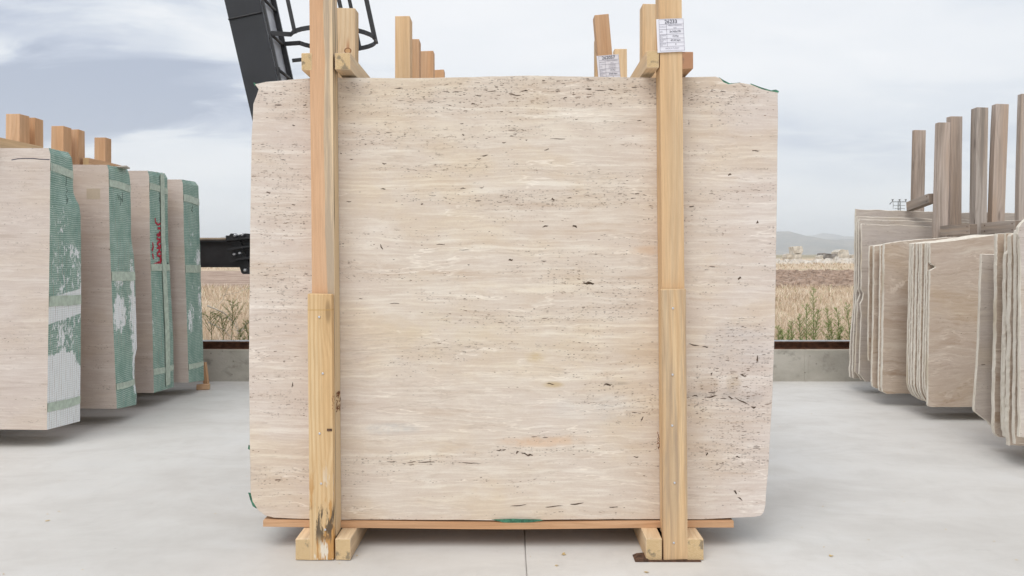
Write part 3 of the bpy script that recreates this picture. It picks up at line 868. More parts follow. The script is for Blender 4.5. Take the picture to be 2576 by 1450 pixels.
# ------------------------------------------------------------------ the setting
# yard floor with the cast joint as a real groove
bm = bmesh.new()
ys = [-30] + [i * 0.15 for i in range(0, 47)] + [6.93]
prof_prev = None
for yv in ys:
    jx = 0.051 + 0.004 * mnoise.noise(Vector((yv * 2.2, 3, 1))) + 0.002 * mnoise.noise(Vector((yv * 9, 1, 1))) - 0.004 * (yv - 2.9)
    w = 0.0016 + 0.0007 * mnoise.noise(Vector((yv * 7, 9, 1)))
    pr = [bm.verts.new((x_, yv, z_)) for x_, z_ in [(-40, 0), (jx - w - 0.004, 0), (jx - w, -0.002), (jx - w * .8, -0.012), (jx + w * .8, -0.012), (jx + w, -0.002), (jx + w + 0.004, 0), (40, 0)]]
    if prof_prev:
        for i in range(7): bm.faces.new([prof_prev[i], prof_prev[i + 1], pr[i + 1], pr[i]])
    prof_prev = pr
o = link('yard_floor', bm_mesh(bm, 'yard_floor'), M['floor'])
o['kind'] = 'structure'

# field ground to the horizon (hole not needed: it lies under the floor slab)
vs, fs = [], []
xs = [-9000, -2500, -600, -150, -60, -30, -15, -8, 0, 8, 15, 30, 60, 150, 600, 2500, 9000]
yl = [-9000, -2000, -400, -60, 0, 7.1, 12, 20, 30, 45, 60, 90, 140, 250, 500, 1000, 2000, 3400, 9000]
for yv in yl:
    for xv in xs:
        vs.append((xv, yv, -0.06))
W_ = len(xs)
for j in range(len(yl) - 1):
    for i in range(W_ - 1):
        fs.append((j * W_ + i, j * W_ + i + 1, (j + 1) * W_ + i + 1, (j + 1) * W_ + i))
o = raw_mesh('ground', vs, fs, [M['ground']])
o['kind'] = 'structure'


# distant hills: ridges as real terrain
def hills():
    vs, fs = [], []
    nx, ny = 260, 46
    X0, X1, Y0, Y1 = -7500, 7500, 3300, 8200
    for j in range(ny):
        for i in range(nx):
            x = X0 + (X1 - X0) * i / (nx - 1); y = Y0 + (Y1 - Y0) * j / (ny - 1)
            s = min(1, (y - Y0) / 900)
            a = 0.5 + 0.5 * mnoise.noise(Vector((x / 1500 + 4.2, y / 2300, 0.3)))
            r = 1 - abs(mnoise.noise(Vector((x / 620 + 1.7, y / 900, 7))))
            h = s * (55 + 130 * a * r + 45 * mnoise.noise(Vector((x / 260, y / 260, 2))) * s + 10 * mnoise.noise(Vector((x / 70, y / 70, 2))))
            # further ridge stands a little higher
            h += max(0, min(1, (y - 5200) / 900)) * 55 * (0.6 + 0.5 * mnoise.noise(Vector((x / 1100, 8.1, 3))))
            h *= 0.5 + 0.5 * min(1, max(0, (x + 5200) / 5200)) if x < 0 else 1
            vs.append((x, y, -1 + max(0, h)))
    for j in range(ny - 1):
        for i in range(nx - 1):
            fs.append((j * nx + i, j * nx + i + 1, (j + 1) * nx + i + 1, (j + 1) * nx + i))
    o = raw_mesh('hills', vs, fs, [M['hill']])
    for p in o.data.polygons: p.use_smooth = True
    o['kind'] = 'structure'


hills()

# the air between here and the hills
bm = bmesh.new()
box_bm(bm, (-9100, -9100, -1.2), (9100, 9100, 262))
hz = link('haze', bm_mesh(bm, 'haze'), None)
hm = bpy.data.materials.new('thin_summer_haze')
hm.use_nodes = True
hm.node_tree.nodes.clear()
out = hm.node_tree.nodes.new('ShaderNodeOutputMaterial')
pv = hm.node_tree.nodes.new('ShaderNodeVolumePrincipled')
pv.inputs['Color'].default_value = (0.90, 0.945, 1.0, 1)
pv.inputs['Density'].default_value = 0.00026
pv.inputs['Anisotropy'].default_value = 0.0
hm.node_tree.links.new(pv.outputs[0], out.inputs['Volume'])
hz.data.materials.append(hm)
hz['kind'] = 'stuff'

# ------------------------------------------------------------------ low concrete wall with crane rail
wt = thing('concrete_wall', 'low cast concrete upstand wall running along the back edge of the yard', 'wall', (0, 6.93, 0))
seams = [-14, -9.5, -5.2, -0.8, 2.545, 6.9, 11.5, 16]
for a, b_ in zip(seams, seams[1:]):
    bm = bmesh.new()
    n = 24
    top = [(a + 0.004 + (b_ - a - 0.008) * i / n, 0.272 + 0.003 * mnoise.noise(Vector((a + i * 0.7, 2, 2)))) for i in range(n + 1)]
    prism([(a + 0.004, -0.15)] + top + [(b_ - 0.004, -0.15)][::1], 0, 0.24, bm=bm)
    link('wall_segment', bm_mesh(bm, 'wall_segment'), M['wall'], wt)
for a in seams[1:-1]:
    bm = bmesh.new()
    box_bm(bm, (a - 0.016, -0.005, 0.001), (a + 0.014, 0.02, 0.268))
    link('joint_strip', bm_mesh(bm, 'joint_strip'), M['wall'], wt)
rt = thing('crane_rail', 'rusty brown steel track lying on top of the low concrete wall', 'rail', (0, 7.03, 0.275))
bm = bmesh.new()
box_bm(bm, (-14, -0.05, 0.0), (16, 0.05, 0.007))
box_bm(bm, (-14, -0.006, 0.007), (16, 0.006, 0.058))
box_bm(bm, (-14, -0.05, 0.058), (16, 0.05, 0.064))
link('rail_beam', bm_mesh(bm, 'rail_beam'), M['rust'], rt)
bm = bmesh.new()
box_bm(bm, (-14, -0.048, 0.0642), (16, 0.048, 0.0675))
link('rail_head', bm_mesh(bm, 'rail_head'), M['rail_top'], rt)

# ------------------------------------------------------------------ gantry crane
ORG = Vector((-2.0, 7.0, 0.34))
gc = thing('gantry_crane', 'black steel gantry crane with a leaning box leg, bottom beam and ladder cage', 'crane', ORG)


def rel(bm):
    for v in bm.verts: v.co -= ORG
    return bm


YF = 7.0
lx = lambda v: -2.514 + v * 0.000812        # placeholder slope helper
bm = bmesh.new()
def leg_x(side, v):       # px of the leg's edges at row v
    return (564 + 0.2335 * v) if side == 0 else (654.5 + 0.2175 * v)
v0, v1 = -1500, 640
f = []
for (v, s) in [(v0, 0), (v0, 1), (v1, 1), (v1, 0)]:
    f.append(P(leg_x(s, v), v, YF))
fr = [bm.verts.new(p) for p in f]
bk = [bm.verts.new(p + Vector((0, 0.42, 0))) for p in f]
bm.faces.new(fr); bm.faces.new(bk[::-1])
for i in range(4):
    fc = bm.faces.new([fr[i], bk[i], bk[(i + 1) % 4], fr[(i + 1) % 4]])
    if i == 1: fc.material_index = 1  # right side gets the painted sky reflection
bmesh.ops.recalc_face_normals(bm, faces=bm.faces[:])
link('leg', bm_mesh(rel(bm), 'leg'), [M['black'], M['sky_sheen_face']], gc)
# weld seam across the leg
bm = bmesh.new()
a = P(575, 50, YF) + Vector((0, -.006, 0)); b_ = P(660, 31, YF) + Vector((0, -.006, 0))
tube_bm(bm, [a.lerp(b_, i / 12) + Vector((0, 0, rnd.uniform(-.002, .002))) for i in range(13)], 0.008, 6)
link('weld_seam', bm_mesh(rel(bm), 'weld_seam'), M['black_dull'], gc)
# ladder stiles and rungs
dirl = (P(leg_x(1, v0), v0, YF) - P(leg_x(1, 640), 640, YF)).normalized()
foot = P(leg_x(1, 300), 300, YF)
bm = bmesh.new()
for dy in (0.02, 0.38):
    s0 = foot + Vector((0.028, dy, 0)); bar_between(bm, s0 - Vector((0.012 if dy < .1 else 0, 0, 0)), s0 + dirl * 6.0 - Vector((0.012 if dy < .1 else 0, 0, 0)), 0.02 if dy < .1 else 0.045, 0.03)
link('ladder_stile', bm_mesh(rel(bm), 'ladder_stile'), M['black_dull'], gc)
for k in range(18):
    bm = bmesh.new()
    c0 = foot + Vector((0.028, 0.02, 0)) + dirl * (0.12 + 0.32 * k)
    tube_bm(bm, [c0, c0 + Vector((0, 0.36, 0))], 0.014, 8)
    link('rung', bm_mesh(rel(bm), 'rung'), M['black_dull'], gc)
for k in range(5):
    for dy in (0.04, 0.36):
        bm = bmesh.new()
        c0 = foot + Vector((0, dy, 0)) + dirl * (0.45 + 0.78 * k)
        box_bm(bm, (c0.x - .03, c0.y - .02, c0.z - 0.03), (c0.x + 0.028, c0.y + .02, c0.z + .022))
        link('bracket', bm_mesh(rel(bm), 'bracket'), M['black_dull'], gc)
# safety cage: hoops and uprights
hc = Vector((-1.60, 7.2, 0)); R_ = 0.375
z_h = P(0, 98, 7.2).z
def hoop_pt(ang, z):
    t_ = (z - z_h) / dirl.z
    return Vector((hc.x + R_ * math.cos(ang), hc.y + R_ * math.sin(ang), z_h)) + dirl * t_
for k in range(4):
    bm = bmesh.new()
    z = z_h + 0.85 * k
    N = 28
    prev = None
    for i in range(N + 1):
        ang = -2.75 + 5.5 * i / N
        c0 = hoop_pt(ang, z)
        rad = Vector((math.cos(ang), math.sin(ang), 0))
        q = [bm.verts.new(c0 + rad * dx + Vector((0, 0, dz))) for dx, dz in ((-.004, -.02), (.004, -.02), (.004, .02), (-.004, .02))]
        if prev:
            for j in range(4): bm.faces.new([prev[j], prev[(j + 1) % 4], q[(j + 1) % 4], q[j]])
        prev = q
    for sgn in (-1, 1):
        c0 = hoop_pt(sgn * 2.75, z)
        st = foot + Vector((0.028, 0.02 if sgn < 0 else 0.38, 0))
        st = st + dirl * ((z - st.z) / dirl.z)
        bar_between(bm, c0, st, 0.04, 0.008)
    bmesh.ops.recalc_face_normals(bm, faces=bm.faces[:])
    link('cage_hoop', bm_mesh(rel(bm), 'cage_hoop'), M['black_dull'], gc)
for ang in (-2.45, -1.1, -0.15, 0.28, 1.1):
    bm = bmesh.new()
    p0 = hoop_pt(ang, z_h - 0.02); bar_between(bm, p0, p0 + dirl * 2.7, 0.034, 0.008)
    link('cage_bar', bm_mesh(rel(bm), 'cage_bar'), M['black_dull'], gc)
bm = bmesh.new()
a = P(735, 153, 7.2); bar_between(bm, a, a + Vector((0.16, 0.05, 0.03)), 0.03, 0.02)
link('stay', bm_mesh(rel(bm), 'stay'), M['black_dull'], gc)
# bottom beam as a rolled section
bm = bmesh.new()
zt = CAMH + 35 * 7 / FPX; zb = CAMH - 33 * 7 / FPX
box_bm(bm, (-5.2, 7.03, zb + .010), (-1.9, 7.30, zt - .010))
box_bm(bm, (-5.2, 7.0, zt - .012), (-1.9, 7.33, zt))
box_bm(bm, (-5.2, 7.0, zb), (-1.9, 7.33, zb + .012))
link('bottom_beam', bm_mesh(rel(bm), 'bottom_beam'), M['black_dull'], gc)
bm = bmesh.new()
tube_bm(bm, [(-5.2, 7.10, zt + .012), (-2.5, 7.10, zt + .012)], 0.013, 8)
link('conduit', bm_mesh(rel(bm), 'conduit'), M['pipe'], gc)
# bolted knuckle plate
bm = bmesh.new()
pl = [P(u, v, 6.95) for u, v in [(578, 592), (581, 588), (594, 588), (600, 594), (612, 622), (626, 664), (632, 686), (628, 690), (612, 690), (608, 686)]]
prism([(p.x, p.z) for p in pl], 6.94, 6.965, bm=bm)
link('knuckle_plate', bm_mesh(rel(bm), 'knuckle_plate'), M['black_dull'], gc)
for (a, b_) in [((572, 604), (660, 596)), ((575, 628), (660, 616)), ((581, 655), (660, 645))]:
    bm = bmesh.new()
    bar_between(bm, P(*a, 6.93), P(*b_, 6.93), 0.016, 0.09)
    link('stiffener', bm_mesh(rel(bm), 'stiffener'), M['black_dull'], gc)
bm = bmesh.new()
box_bm(bm, (P(569, 0, 7).x, 6.99, P(0, 606, 7).z), (P(584, 0, 7).x, 7.12, P(0, 593, 7).z))
link('cable_bracket', bm_mesh(rel(bm), 'cable_bracket'), M['black_dull'], gc)
bm = bmesh.new()
tube_bm(bm, [P(620, 618, 7.0) + Vector((0, -.04, 0)), P(620, 618, 7.0) + Vector((0, .2, 0))], 0.105, 20)
link('hub_drum', bm_mesh(rel(bm), 'hub_drum'), M['black_dull'], gc)
for (u, v) in [(592, 593), (604, 637), (617, 680), (590, 640), (610, 591)]:
    bm = bmesh.new()
    p = P(u, v, 6.93)
    tube_bm(bm, [p + Vector((0, .02, 0)), p + Vector((0, -.012, 0)), p + Vector((0, -.02, 0))], [0.016, .015, .009], 6)
    link('bolt', bm_mesh(rel(bm), 'bolt'), M['bolt'], gc)
# bogies carrying the beam on the rail
for bx in (-1.75, -4.4):
    bm = bmesh.new()
    box_bm(bm, (bx - .28, 7.02, 0.50), (bx + .28, 7.28, zb))
    box_bm(bm, (bx - .40, 6.97, 0.42), (bx + .40, 7.00, 0.62)); box_bm(bm, (bx - .40, 7.10, 0.42), (bx + .40, 7.13, 0.62))
    link('bogie', bm_mesh(rel(bm), 'bogie'), M['black_dull'], gc)
    for dx in (-.28, .28):
        bm = bmesh.new()
        tube_bm(bm, [(bx + dx, 7.005, .452), (bx + dx, 7.09, .452)], 0.108, 20)
        link('wheel', bm_mesh(rel(bm), 'wheel'), M['black_dull'], gc)

# ------------------------------------------------------------------ main bundle in the middle
main_px = [(641, 212), (652, 210), (668, 206), (700, 204), (740, 200), (780, 197), (851, 196), (940, 196), (1000, 197), (1040, 197), (1120, 195), (1190, 194),
           (1240, 192), (1330, 190.5), (1400, 192), (1500, 193), (1560, 194), (1650, 196), (1720, 194), (1800, 193), (1812, 197), (1820, 207), (1833, 212),
           (1862, 208), (1890, 213), (1918, 225), (1940, 230), (1957, 233), (1957, 300), (1955, 500), (1950, 800), (1943, 1000), (1935, 1150), (1926, 1270),
           (1922, 1289), (1914, 1298), (1898, 1301), (1840, 1304), (1770, 1307), (1600, 1307), (1400, 1308), (1250, 1310), (1000, 1308), (850, 1308), (760, 1306),
           (690, 1303), (668, 1298), (650, 1285), (635, 1262), (630, 1240), (628, 1100), (626, 900), (628, 700), (630, 500), (632, 350), (636, 300), (637, 262), (645, 240), (650, 225)]
MO = Vector((0, 3.0, 0.106))
mb = thing('slab_bundle', 'large cream vein-cut travertine slab bundle standing upright in the middle, clamped between two pine posts', 'stone slabs', MO)
pts = [(P(u, v, 3.0).x, P(u, v, 3.0).z) for u, v in main_px]
# the front slab keeps world-like coordinates for its own stains
o = slab('slab', mb, pts, 3.0, 0.018, 'slab_front', 'edge_thin', amp=0.0012, step=0.03, seed=3, chip=0.0012)
o.location = -MO
o['label'] = 'front slab of the bundle with pitted horizontal veins'


def offset_poly(pts, d):
    n = len(pts); out_ = []
    for i in range(n):
        a = Vector(pts[i - 1]); b2 = Vector(pts[(i + 1) % n]); tt = b2 - a
        nn = Vector((-tt.y, tt.x)).normalized()
        out_.append(tuple(Vector(pts[i]) + nn * d))
    return out_


# resin-bonded backing net of the front slab, a hair wider than the stone
bk_pts = offset_poly(pts, 0.0016)
bk_pts = densify(bk_pts, 0.02, 0.0016, 9)
bm = prism([tuple(p) for p in bk_pts], 3.0185, 3.0205)
o = link('backing_net', bm_mesh(bm, 'backing_net'), M['pale_back'], mb, -MO)
# larger open pores, each an irregular dark cavity mouth in the face
M['cavity'] = simple('dark_pore_cavity', (0.10, 0.068, 0.048), 0.95, nscale=200, var=0.6)
zz_ = lambda x, y, w, h, a=0: (604 + x * .4339, 151 + y * .4339, w * .4339, h * .4339, a)
cav = [zz_(*q) for q in [(835, 602, 30, 7, -.15), (830, 748, 35, 7), (1352, 255, 26, 9, .3), (1845, 458, 90, 4), (1600, 205, 60, 7, -.05), (1815, 810, 20, 14), (1055, 836, 18, 10, -.3), (1325, 1188, 16, 5),
       (1570, 1160, 30, 12, .3), (820, 1085, 34, 7, -1.1), (1285, 370, 22, 4), (2315, 352, 30, 5), (2030, 1297, 50, 14, .1), (1415, 556, 46, 7, .15), (1385, 574, 26, 5), (1293, 435, 14, 8), (1515, 300, 22, 5),
       (1940, 965, 40, 14, -.5), (1770, 965, 34, 8, .3), (375, 262, 20, 6), (310, 380, 20, 7), (165, 770, 30, 8), (630, 822, 30, 5), (310, 840, 30, 6), (2020, 170, 44, 7), (2150, 172, 30, 8), (1885, 220, 32, 6, .3),
       (1910, 800, 34, 5), (2300, 775, 32, 4), (585, 543, 10, 6), (645, 577, 22, 5), (2370, 922, 7, 9), (1780, 520, 34, 6, .2), (1760, 1167, 32, 5), (1065, 215, 18, 5, .4), (1205, 187, 22, 6), (1180, 280, 10, 4),
       (920, 165, 46, 5, .1), (1380, 208, 34, 5, -.1), (1460, 182, 60, 5), (1650, 180, 50, 7), (1760, 120, 20, 6), (2090, 178, 70, 4), (1290, 745, 40, 6), (1400, 742, 30, 5), (1530, 480, 26, 7), (1660, 465, 14, 6), (955, 432, 12, 5),
       (900, 390, 10, 4), (265, 337, 22, 4), (130, 490, 26, 3), (250, 580, 40, 4), (1160, 1070, 50, 5), (1300, 1102, 60, 3), (700, 1385, 30, 4), (900, 1412, 60, 4), (2150, 255, 14, 5), (1950, 345, 18, 4)]]
cav += [(736, 969, 4.5, 13, 0), (1255, 1133, 14, 3.5, .2), (1268, 1132, 10, 3, 0), (1302, 1138, 10, 5, .5), (1322, 1143, 20, 4, -.3), (1334, 1145, 14, 5, .2), (1748, 996, 18, 3.5, 0), (1790, 998, 34, 4, .12), (1838, 1001, 16, 4, -.4),
        (1866, 1010, 40, 3.5, -.5), (1896, 1025, 14, 5, 0), (1475, 712, 24, 6, .1), (1790, 940, 5, 6, 0), (1778, 1143, 7, 7, 0), (1856, 1150, 12, 4, 0), (1615, 1055, 5, 14, -.3), (1600, 1150, 14, 3, 0), (1075, 1163, 46, 2.4, 0),
        (1180, 1165, 60, 2.2, -.05), (985, 1162, 26, 2.4, 0), (1305, 1272, 40, 2.6, .1), (1395, 1274, 60, 2.8, .08), (1450, 1268, 34, 3.2, .1), (1545, 1276, 30, 2.4, 0), (1900, 380, 26, 3, 0), (1835, 440, 10, 5, 0), (1905, 560, 7, 7, 0),
        (1740, 520, 16, 3, 0), (1860, 700, 12, 7, 0), (1745, 868, 26, 3, -.2), (1775, 873, 16, 3.5, 0), (1905, 905, 5, 16, 0), (1870, 945, 20, 4, -.3), (1850, 1238, 14, 5, -.7), (1862, 1255, 16, 4, -.6), (1530, 968, 20, 5, 0), (1385, 966, 20, 3.5, -.1)]
bm = bmesh.new()
rc = random.Random(77)
for (u, v, w, h, a) in cav:
    n = 14
    p = P(u, v, 3.0)
    k = 3.0 / FPX / 2
    ring = []
    ph = [rc.uniform(.55, 1.15) for _ in range(n)]
    for i in range(n):
        an = 2 * PI * i / n
        X = math.cos(an) * w * k * ph[i]; Z = math.sin(an) * h * k * ph[(i * 5) % n] + math.sin(math.cos(an) * 3 + u) * h * k * 0.5
        ring.append((p.x + X * math.cos(a) - Z * math.sin(a), p.z + X * math.sin(a) + Z * math.cos(a)))
    f_ = [bm.verts.new((x, 2.9994, z)) for x, z in ring]; b2_ = [bm.verts.new((x, 3.001, z)) for x, z in ring]
    bm.faces.new(f_)
    for i in range(n): bm.faces.new([f_[i], b2_[i], b2_[(i + 1) % n], f_[(i + 1) % n]])
bmesh.ops.recalc_face_normals(bm, faces=bm.faces[:])
o = link('open_pores', bm_mesh(bm, 'open_pores'), M['cavity'], mb, -MO)
o['kind'] = 'stuff'
# ragged green net where corners broke away and along the foot
for nm, poly, yy, mt in [('net_flap', [(1808, 194), (1822, 203), (1836, 210), (1850, 209), (1862, 207.5), (1862, 213), (1845, 216), (1828, 216), (1815, 206)], 3.0215, 'green_back'),
                         ('net_flap', [(1888, 210), (1905, 217), (1922, 223), (1940, 228), (1952, 226), (1960, 230), (1956, 236), (1940, 234), (1918, 229), (1890, 216)], 3.0215, 'green_back'),
                         ('net_flap', [(637, 207), (645, 211), (660, 209), (664, 206), (664, 213), (645, 217), (640, 216)], 3.0215, 'green_back'),
                         ('net_flap', [(1236, 1307), (1290, 1306), (1352, 1308), (1366, 1309), (1340, 1314), (1300, 1317), (1265, 1315)], 2.992, 'green_back'),
                         ('net_flap', [(624, 1240), (631, 1240), (637, 1262), (646, 1280), (636, 1274), (629, 1258)], 3.0215, 'green_back'),
                         ('net_flap', [(625, 1120), (629, 1122), (629, 1132), (624, 1130)], 3.0215, 'green_back')]:
    q = [P(u, v, yy) for u, v in poly]
    q2 = densify([(p.x, p.z) for p in q], 0.008, 0.0016, rnd.random() * 50)
    bm = prism([tuple(p) for p in q2], yy, yy + 0.0015)
    link(nm, bm_mesh(bm, nm), M[mt], mb, -MO)
for k in range(1, 15):
    sh = rnd.uniform(-.004, .004)
    pk = [(p[0] * 0.996 + sh, (p[1] - 0.106) * 0.9955 + 0.1065 + rnd.uniform(-.0005, .0005)) for p in pts]
    o = slab('slab', mb, pk, 3.0 + 0.0218 * k, 0.019, 'slab_left', 'edge_thin', amp=0.002, step=0.07, seed=20 + k, chip=0.001)
    o.location = -MO


def clamp_frame(name, label, cat, xs, y0, y1, z_slab, z_top, tops, post=0.084, bar=(0.057, 0.062), blocks=(0.058, 0.076), board_z=(0.077, 0.104), bx=None,
                mats=('pine_orange', 'pine'), front_d=0.084, tops_rear=None, lean=None, splice=None, group=None, bar_y=None, grey=False, x_rear=None):
    """timber clamp: front post + rear post at each x, tie bars over the slabs, skid blocks under them"""
    org = Vector(((xs[0] + xs[-1]) / 2, y0, 0))
    fr_ = thing(name, label, cat, org, group)
    for i, x in enumerate(xs):
        mt = mats[i % len(mats)]
        ln = (lean or [0] * len(xs))[i]
        timber('post', fr_, post, front_d, tops[i] - 0.03, (x, y0 - front_d / 2 - 0.002, 0.03), (0, ln, 0), mt, origin=org)
        xr = x_rear[i] if x_rear else x
        timber('rear_post', fr_, post, front_d, (tops_rear or tops)[i] - 0.03, (xr, y1 + front_d / 2 + 0.002, 0.03), (0, 0, 0), mats[(i + 1) % len(mats)], origin=org)
        for s in (-1, 1):
            bw, bh = bar
            xx = x + s * (post / 2 + bw / 2 + 0.0015)
            yb0 = y0 - front_d - 0.001
            em = 'end_red' if (s > 0 and i == 1) else 'end'
            timber('tie_bar', fr_, bw, bh, (y1 + front_d) - yb0, (xx, yb0, z_top + bh / 2 + 0.003), ROT_Y, 'pine_pale' if em == 'end' else 'pine_orange', em, origin=org)
            bw, bh = blocks
            xx = x + s * (post / 2 + bw / 2 + 0.002)
            timber('skid_block', fr_, bw, bh, (y1 + front_d + 0.03) - (yb0 - 0.03), (xx, yb0 - 0.03, bh / 2 + 0.0015), ROT_Y, 'pine_pale', 'end', origin=org)
    return fr_, org


# frame of the main bundle, built stick by stick from its measured places
FO = Vector((0, 2.95, 0))
fm = thing('timber_clamp_frame', 'fresh pine clamp frame of tall posts and skid blocks holding the large middle slab', 'timber frame', FO)
yb = 3.33
# left front post (leans very slightly), two-tone front, waney right side
lp_top = P(812.5, 0, 2.915); lp_bot = P(823, 1330, 2.915)
lean = math.atan2(lp_top.x - lp_bot.x, lp_top.z - lp_bot.z)
timber('post', fm, 0.083, 0.082, 2.16, (P(824.5, 1400, 2.957).x - .0, 2.957, 0.07), (0, -0.0075, 0), 'post_left' if 'post_left' in M else 'pine_orange', origin=FO, warp=0.001)
timber('post', fm, 0.081, 0.082, 2.18, (P(1693, 1400, 2.957).x, 2.957, 0.07), (0, -0.008, 0), 'pine', origin=FO, warp=0.001)
# splice boards on the front, down to the floor
sb1 = timber('splice_board', fm, 0.0865, 0.036, P(0, 740, 2.88).z - 0.003, (P(812, 0, 2.893).x, 2.893, 0.003), (0, -0.0070, 0), 'pine_board' if 'pine_board' in M else 'pine', origin=FO, warp=0.0005)
sb2 = timber('splice_board', fm, 0.0865, 0.036, P(0, 728, 2.88).z - 0.003, (P(1697.5, 0, 2.893).x, 2.893, 0.003), (0, -0.0068, 0), 'pine_stained', origin=FO, warp=0.0005)
# rear posts
timber('rear_post', fm, 0.084, 0.075, P(0, 20, 3.33).z - 0.02, (P(864, 0, 3.33).x + .0, 3.37, 0.02), (0, 0.003, 0), 'pine_knotty' if 'pine_knotty' in M else 'pine_pale', origin=FO)
timber('rear_post', fm, 0.084, 0.075, P(0, 9, 3.33).z - 0.02, (P(1640, 0, 3.33).x, 3.37, 0.02), (0, 0.0, 0), 'pine', origin=FO)
# tie bars at the top
yf = 2.914
for (u0, u1, vt, vb, em, mt) in [(758, 785.0, 134, 177, 'end', 'pine'), (842.5, 882, 133, 177, 'end', 'pine_pale'), (1627, 1658.0, 128, 173, 'end', 'pine_pale'), (1716.5, 1744, 131, 172, 'end_red', 'plank')]:
    a = P(u0, vt, yf); b_ = P(u1, vb, yf)
    timber('tie_bar', fm, b_.x - a.x, 0.062, 0.50, ((a.x + b_.x) / 2, yf, a.z - .031), ROT_Y, mt, em, origin=FO)
# skid blocks
ybk = 2.876
for (u0, u1, vt, em, mt) in [(743, 780.5, 1358, 'end', 'pine_pale'), (843.5, 882, 1358, 'end', 'pine_pale'), (1625, 1665.5, 1352, 'end', 'pine_pale'), (1728.5, 1770, 1352, 'end', 'pine_pale')]:
    a = P(u0, vt, ybk); b_ = P(u1, vt, ybk)
    hh = 0.0765
    timber('skid_block', fm, b_.x - a.x, hh, 0.60, ((a.x + b_.x) / 2, ybk, hh / 2 + .002), ROT_Y, mt, em, origin=FO)
# boards lying across the skids under the stone (slightly bowed)
for (yy, dd, u0, u1) in [(2.99, 0.10, 664, 1844), (3.12, 0.10, 690, 1820), (3.25, .09, 690, 1800)]:
    bm = bmesh.new()
    x0 = P(u0, 0, 3).x; x1 = P(u1, 0, 3).x
    N = 30
    pr = []
    for i in range(N + 1):
        s = i / N
        x = x0 + (x1 - x0) * s
        sag = -0.0045 * math.sin(PI * s) ** 2 + 0.0012 * math.sin(9 * s)
        pr.append([bm.verts.new(Vector((x, yy + dy, 0.0795 + dz + sag + (0.004 if (s < 0.12) else 0) * (1 - s / 0.12 if s < .12 else 0))) - FO) for dy, dz in ((0, 0), (dd, 0), (dd, .0235), (0, .0235))])
    for A, B in zip(pr, pr[1:]):
        for j in range(4): bm.faces.new([A[j], A[(j + 1) % 4], B[(j + 1) % 4], B[j]])
    bm.faces.new(pr[0][::-1]); bm.faces.new(pr[-1])
    bmesh.ops.recalc_face_normals(bm, faces=bm.faces[:])
    # rotate coordinates so that the grain (local Z) follows the board
    me = bm_mesh(bm, 'bearer_board')
    o = link('bearer_board', me, M['plank'], fm)
    me.transform(Matrix.Rotation(math.radians(-90), 4, 'Y'))
    o.rotation_euler = (0, math.radians(90), 0)
# nail heads on the splice boards
for (u, v) in [(1693, 776), (1692, 943), (1691, 1071), (1697, 1215), (1695, 1366), (803, 798), (812, 940), (804, 1091), (808, 1217), (818, 1333)]:
    nail(fm, P(u, v, 2.8745), FO, 0.0042)
def reparent(ch, pa):
    mt = ch.matrix_basis.copy()
    ch.parent = pa
    ch.matrix_basis = pa.matrix_basis.inverted() @ mt


for ch in [c for c in fm.children if c.name.startswith('nail_head')]:
    reparent(ch, sb1 if ch.location.x < 0 else sb2)
# brown heat-treatment stamps (illegible strokes) on the post sides
def strokes(name, parent, org, base, ax_u, ax_v, w, h, n, seed, mat='stamp', thick=0.0012, nrm=Vector((1, 0, 0)), off=0.0006):
    r2 = random.Random(seed)
    bm = bmesh.new()
    for i in range(n):
        a = r2.random() * w; b2 = r2.random() * h
        la = (r2.random() - .5) * w * .6; lb = (r2.random() - .5) * h * .3
        p0 = base + ax_u * a + ax_v * b2
        p1 = base + ax_u * max(0, min(w, a + la)) + ax_v * max(0, min(h, b2 + lb))
        d = (p1 - p0)
        if d.length < 1e-4: continue
        s = d.normalized().cross(nrm) * thick
        q = [p0 - s, p1 - s, p1 + s, p0 + s]
        lo = [bm.verts.new(x - org) for x in q]; hi = [bm.verts.new(x + nrm * off - org) for x in q]
        bm.faces.new(hi)
        for j in range(4): bm.faces.new([lo[j], lo[(j + 1) % 4], hi[(j + 1) % 4], hi[j]])
    bmesh.ops.recalc_face_normals(bm, faces=bm.faces[:])
    return link(name, bm_mesh(bm, name), M[mat], parent)


EX, EY, EZ = Vector((1, 0, 0)), Vector((0, 1, 0)), Vector((0, 0, 1))
xs_l = P(824.5, 1400, 2.957).x + 0.083 / 2 - 0.0075 * 0.45 + 0.0005
strokes('stamp_mark', fm, FO, Vector((xs_l, 2.922, P(0, 1040, 2.93).z)), EY, EZ, 0.068, 0.075, 34, 5, nrm=EX, thick=0.0011, off=0.0016)
strokes('stamp_mark', fm, FO, Vector((P(836, 1040, 2.8745).x, 2.8748, P(0, 1036, 2.8745).z)), EX, EZ, 0.008, 0.068, 14, 6, nrm=-EY, thick=0.0007, off=0.0008)
strokes('stamp_mark', fm, FO, Vector((P(1658, 1130, 2.93).x + .0015, 2.925, P(0, 1132, 2.93).z)), EY, EZ, 0.05, 0.06, 26, 7, nrm=-EX, thick=0.0009, off=0.0016)
bm = bmesh.new()
p = P(829, 1082, 2.8748)
box_bm(bm, tuple(Vector((p.x - .009, 2.8735, p.z - .0045)) - FO), tuple(Vector((p.x + .009, 2.876, p.z + .0045)) - FO))
link('plug', bm_mesh(bm, 'plug'), M['bark'], fm)
# bark strip lying under the right-hand skids
bm = prism([(P(1597, 0, 2.87).x, 0.001), (P(1608, 0, 2.87).x, 0.0075), (P(1625, 0, 2.87).x, 0.0095), (P(1636, 0, 2.87).x, .002), (P(1762, 0, 2.87).x, .002), (P(1764, 0, 2.87).x, 0.0005), (P(1600, 0, 2.87).x, 0.0005)], 2.862, 2.93)
tag(link('bark_strip', bm_mesh(bm, 'bark_strip'), M['bark']), 'dark strip of bark wedged on the floor under the skid blocks at the front', 'bark')

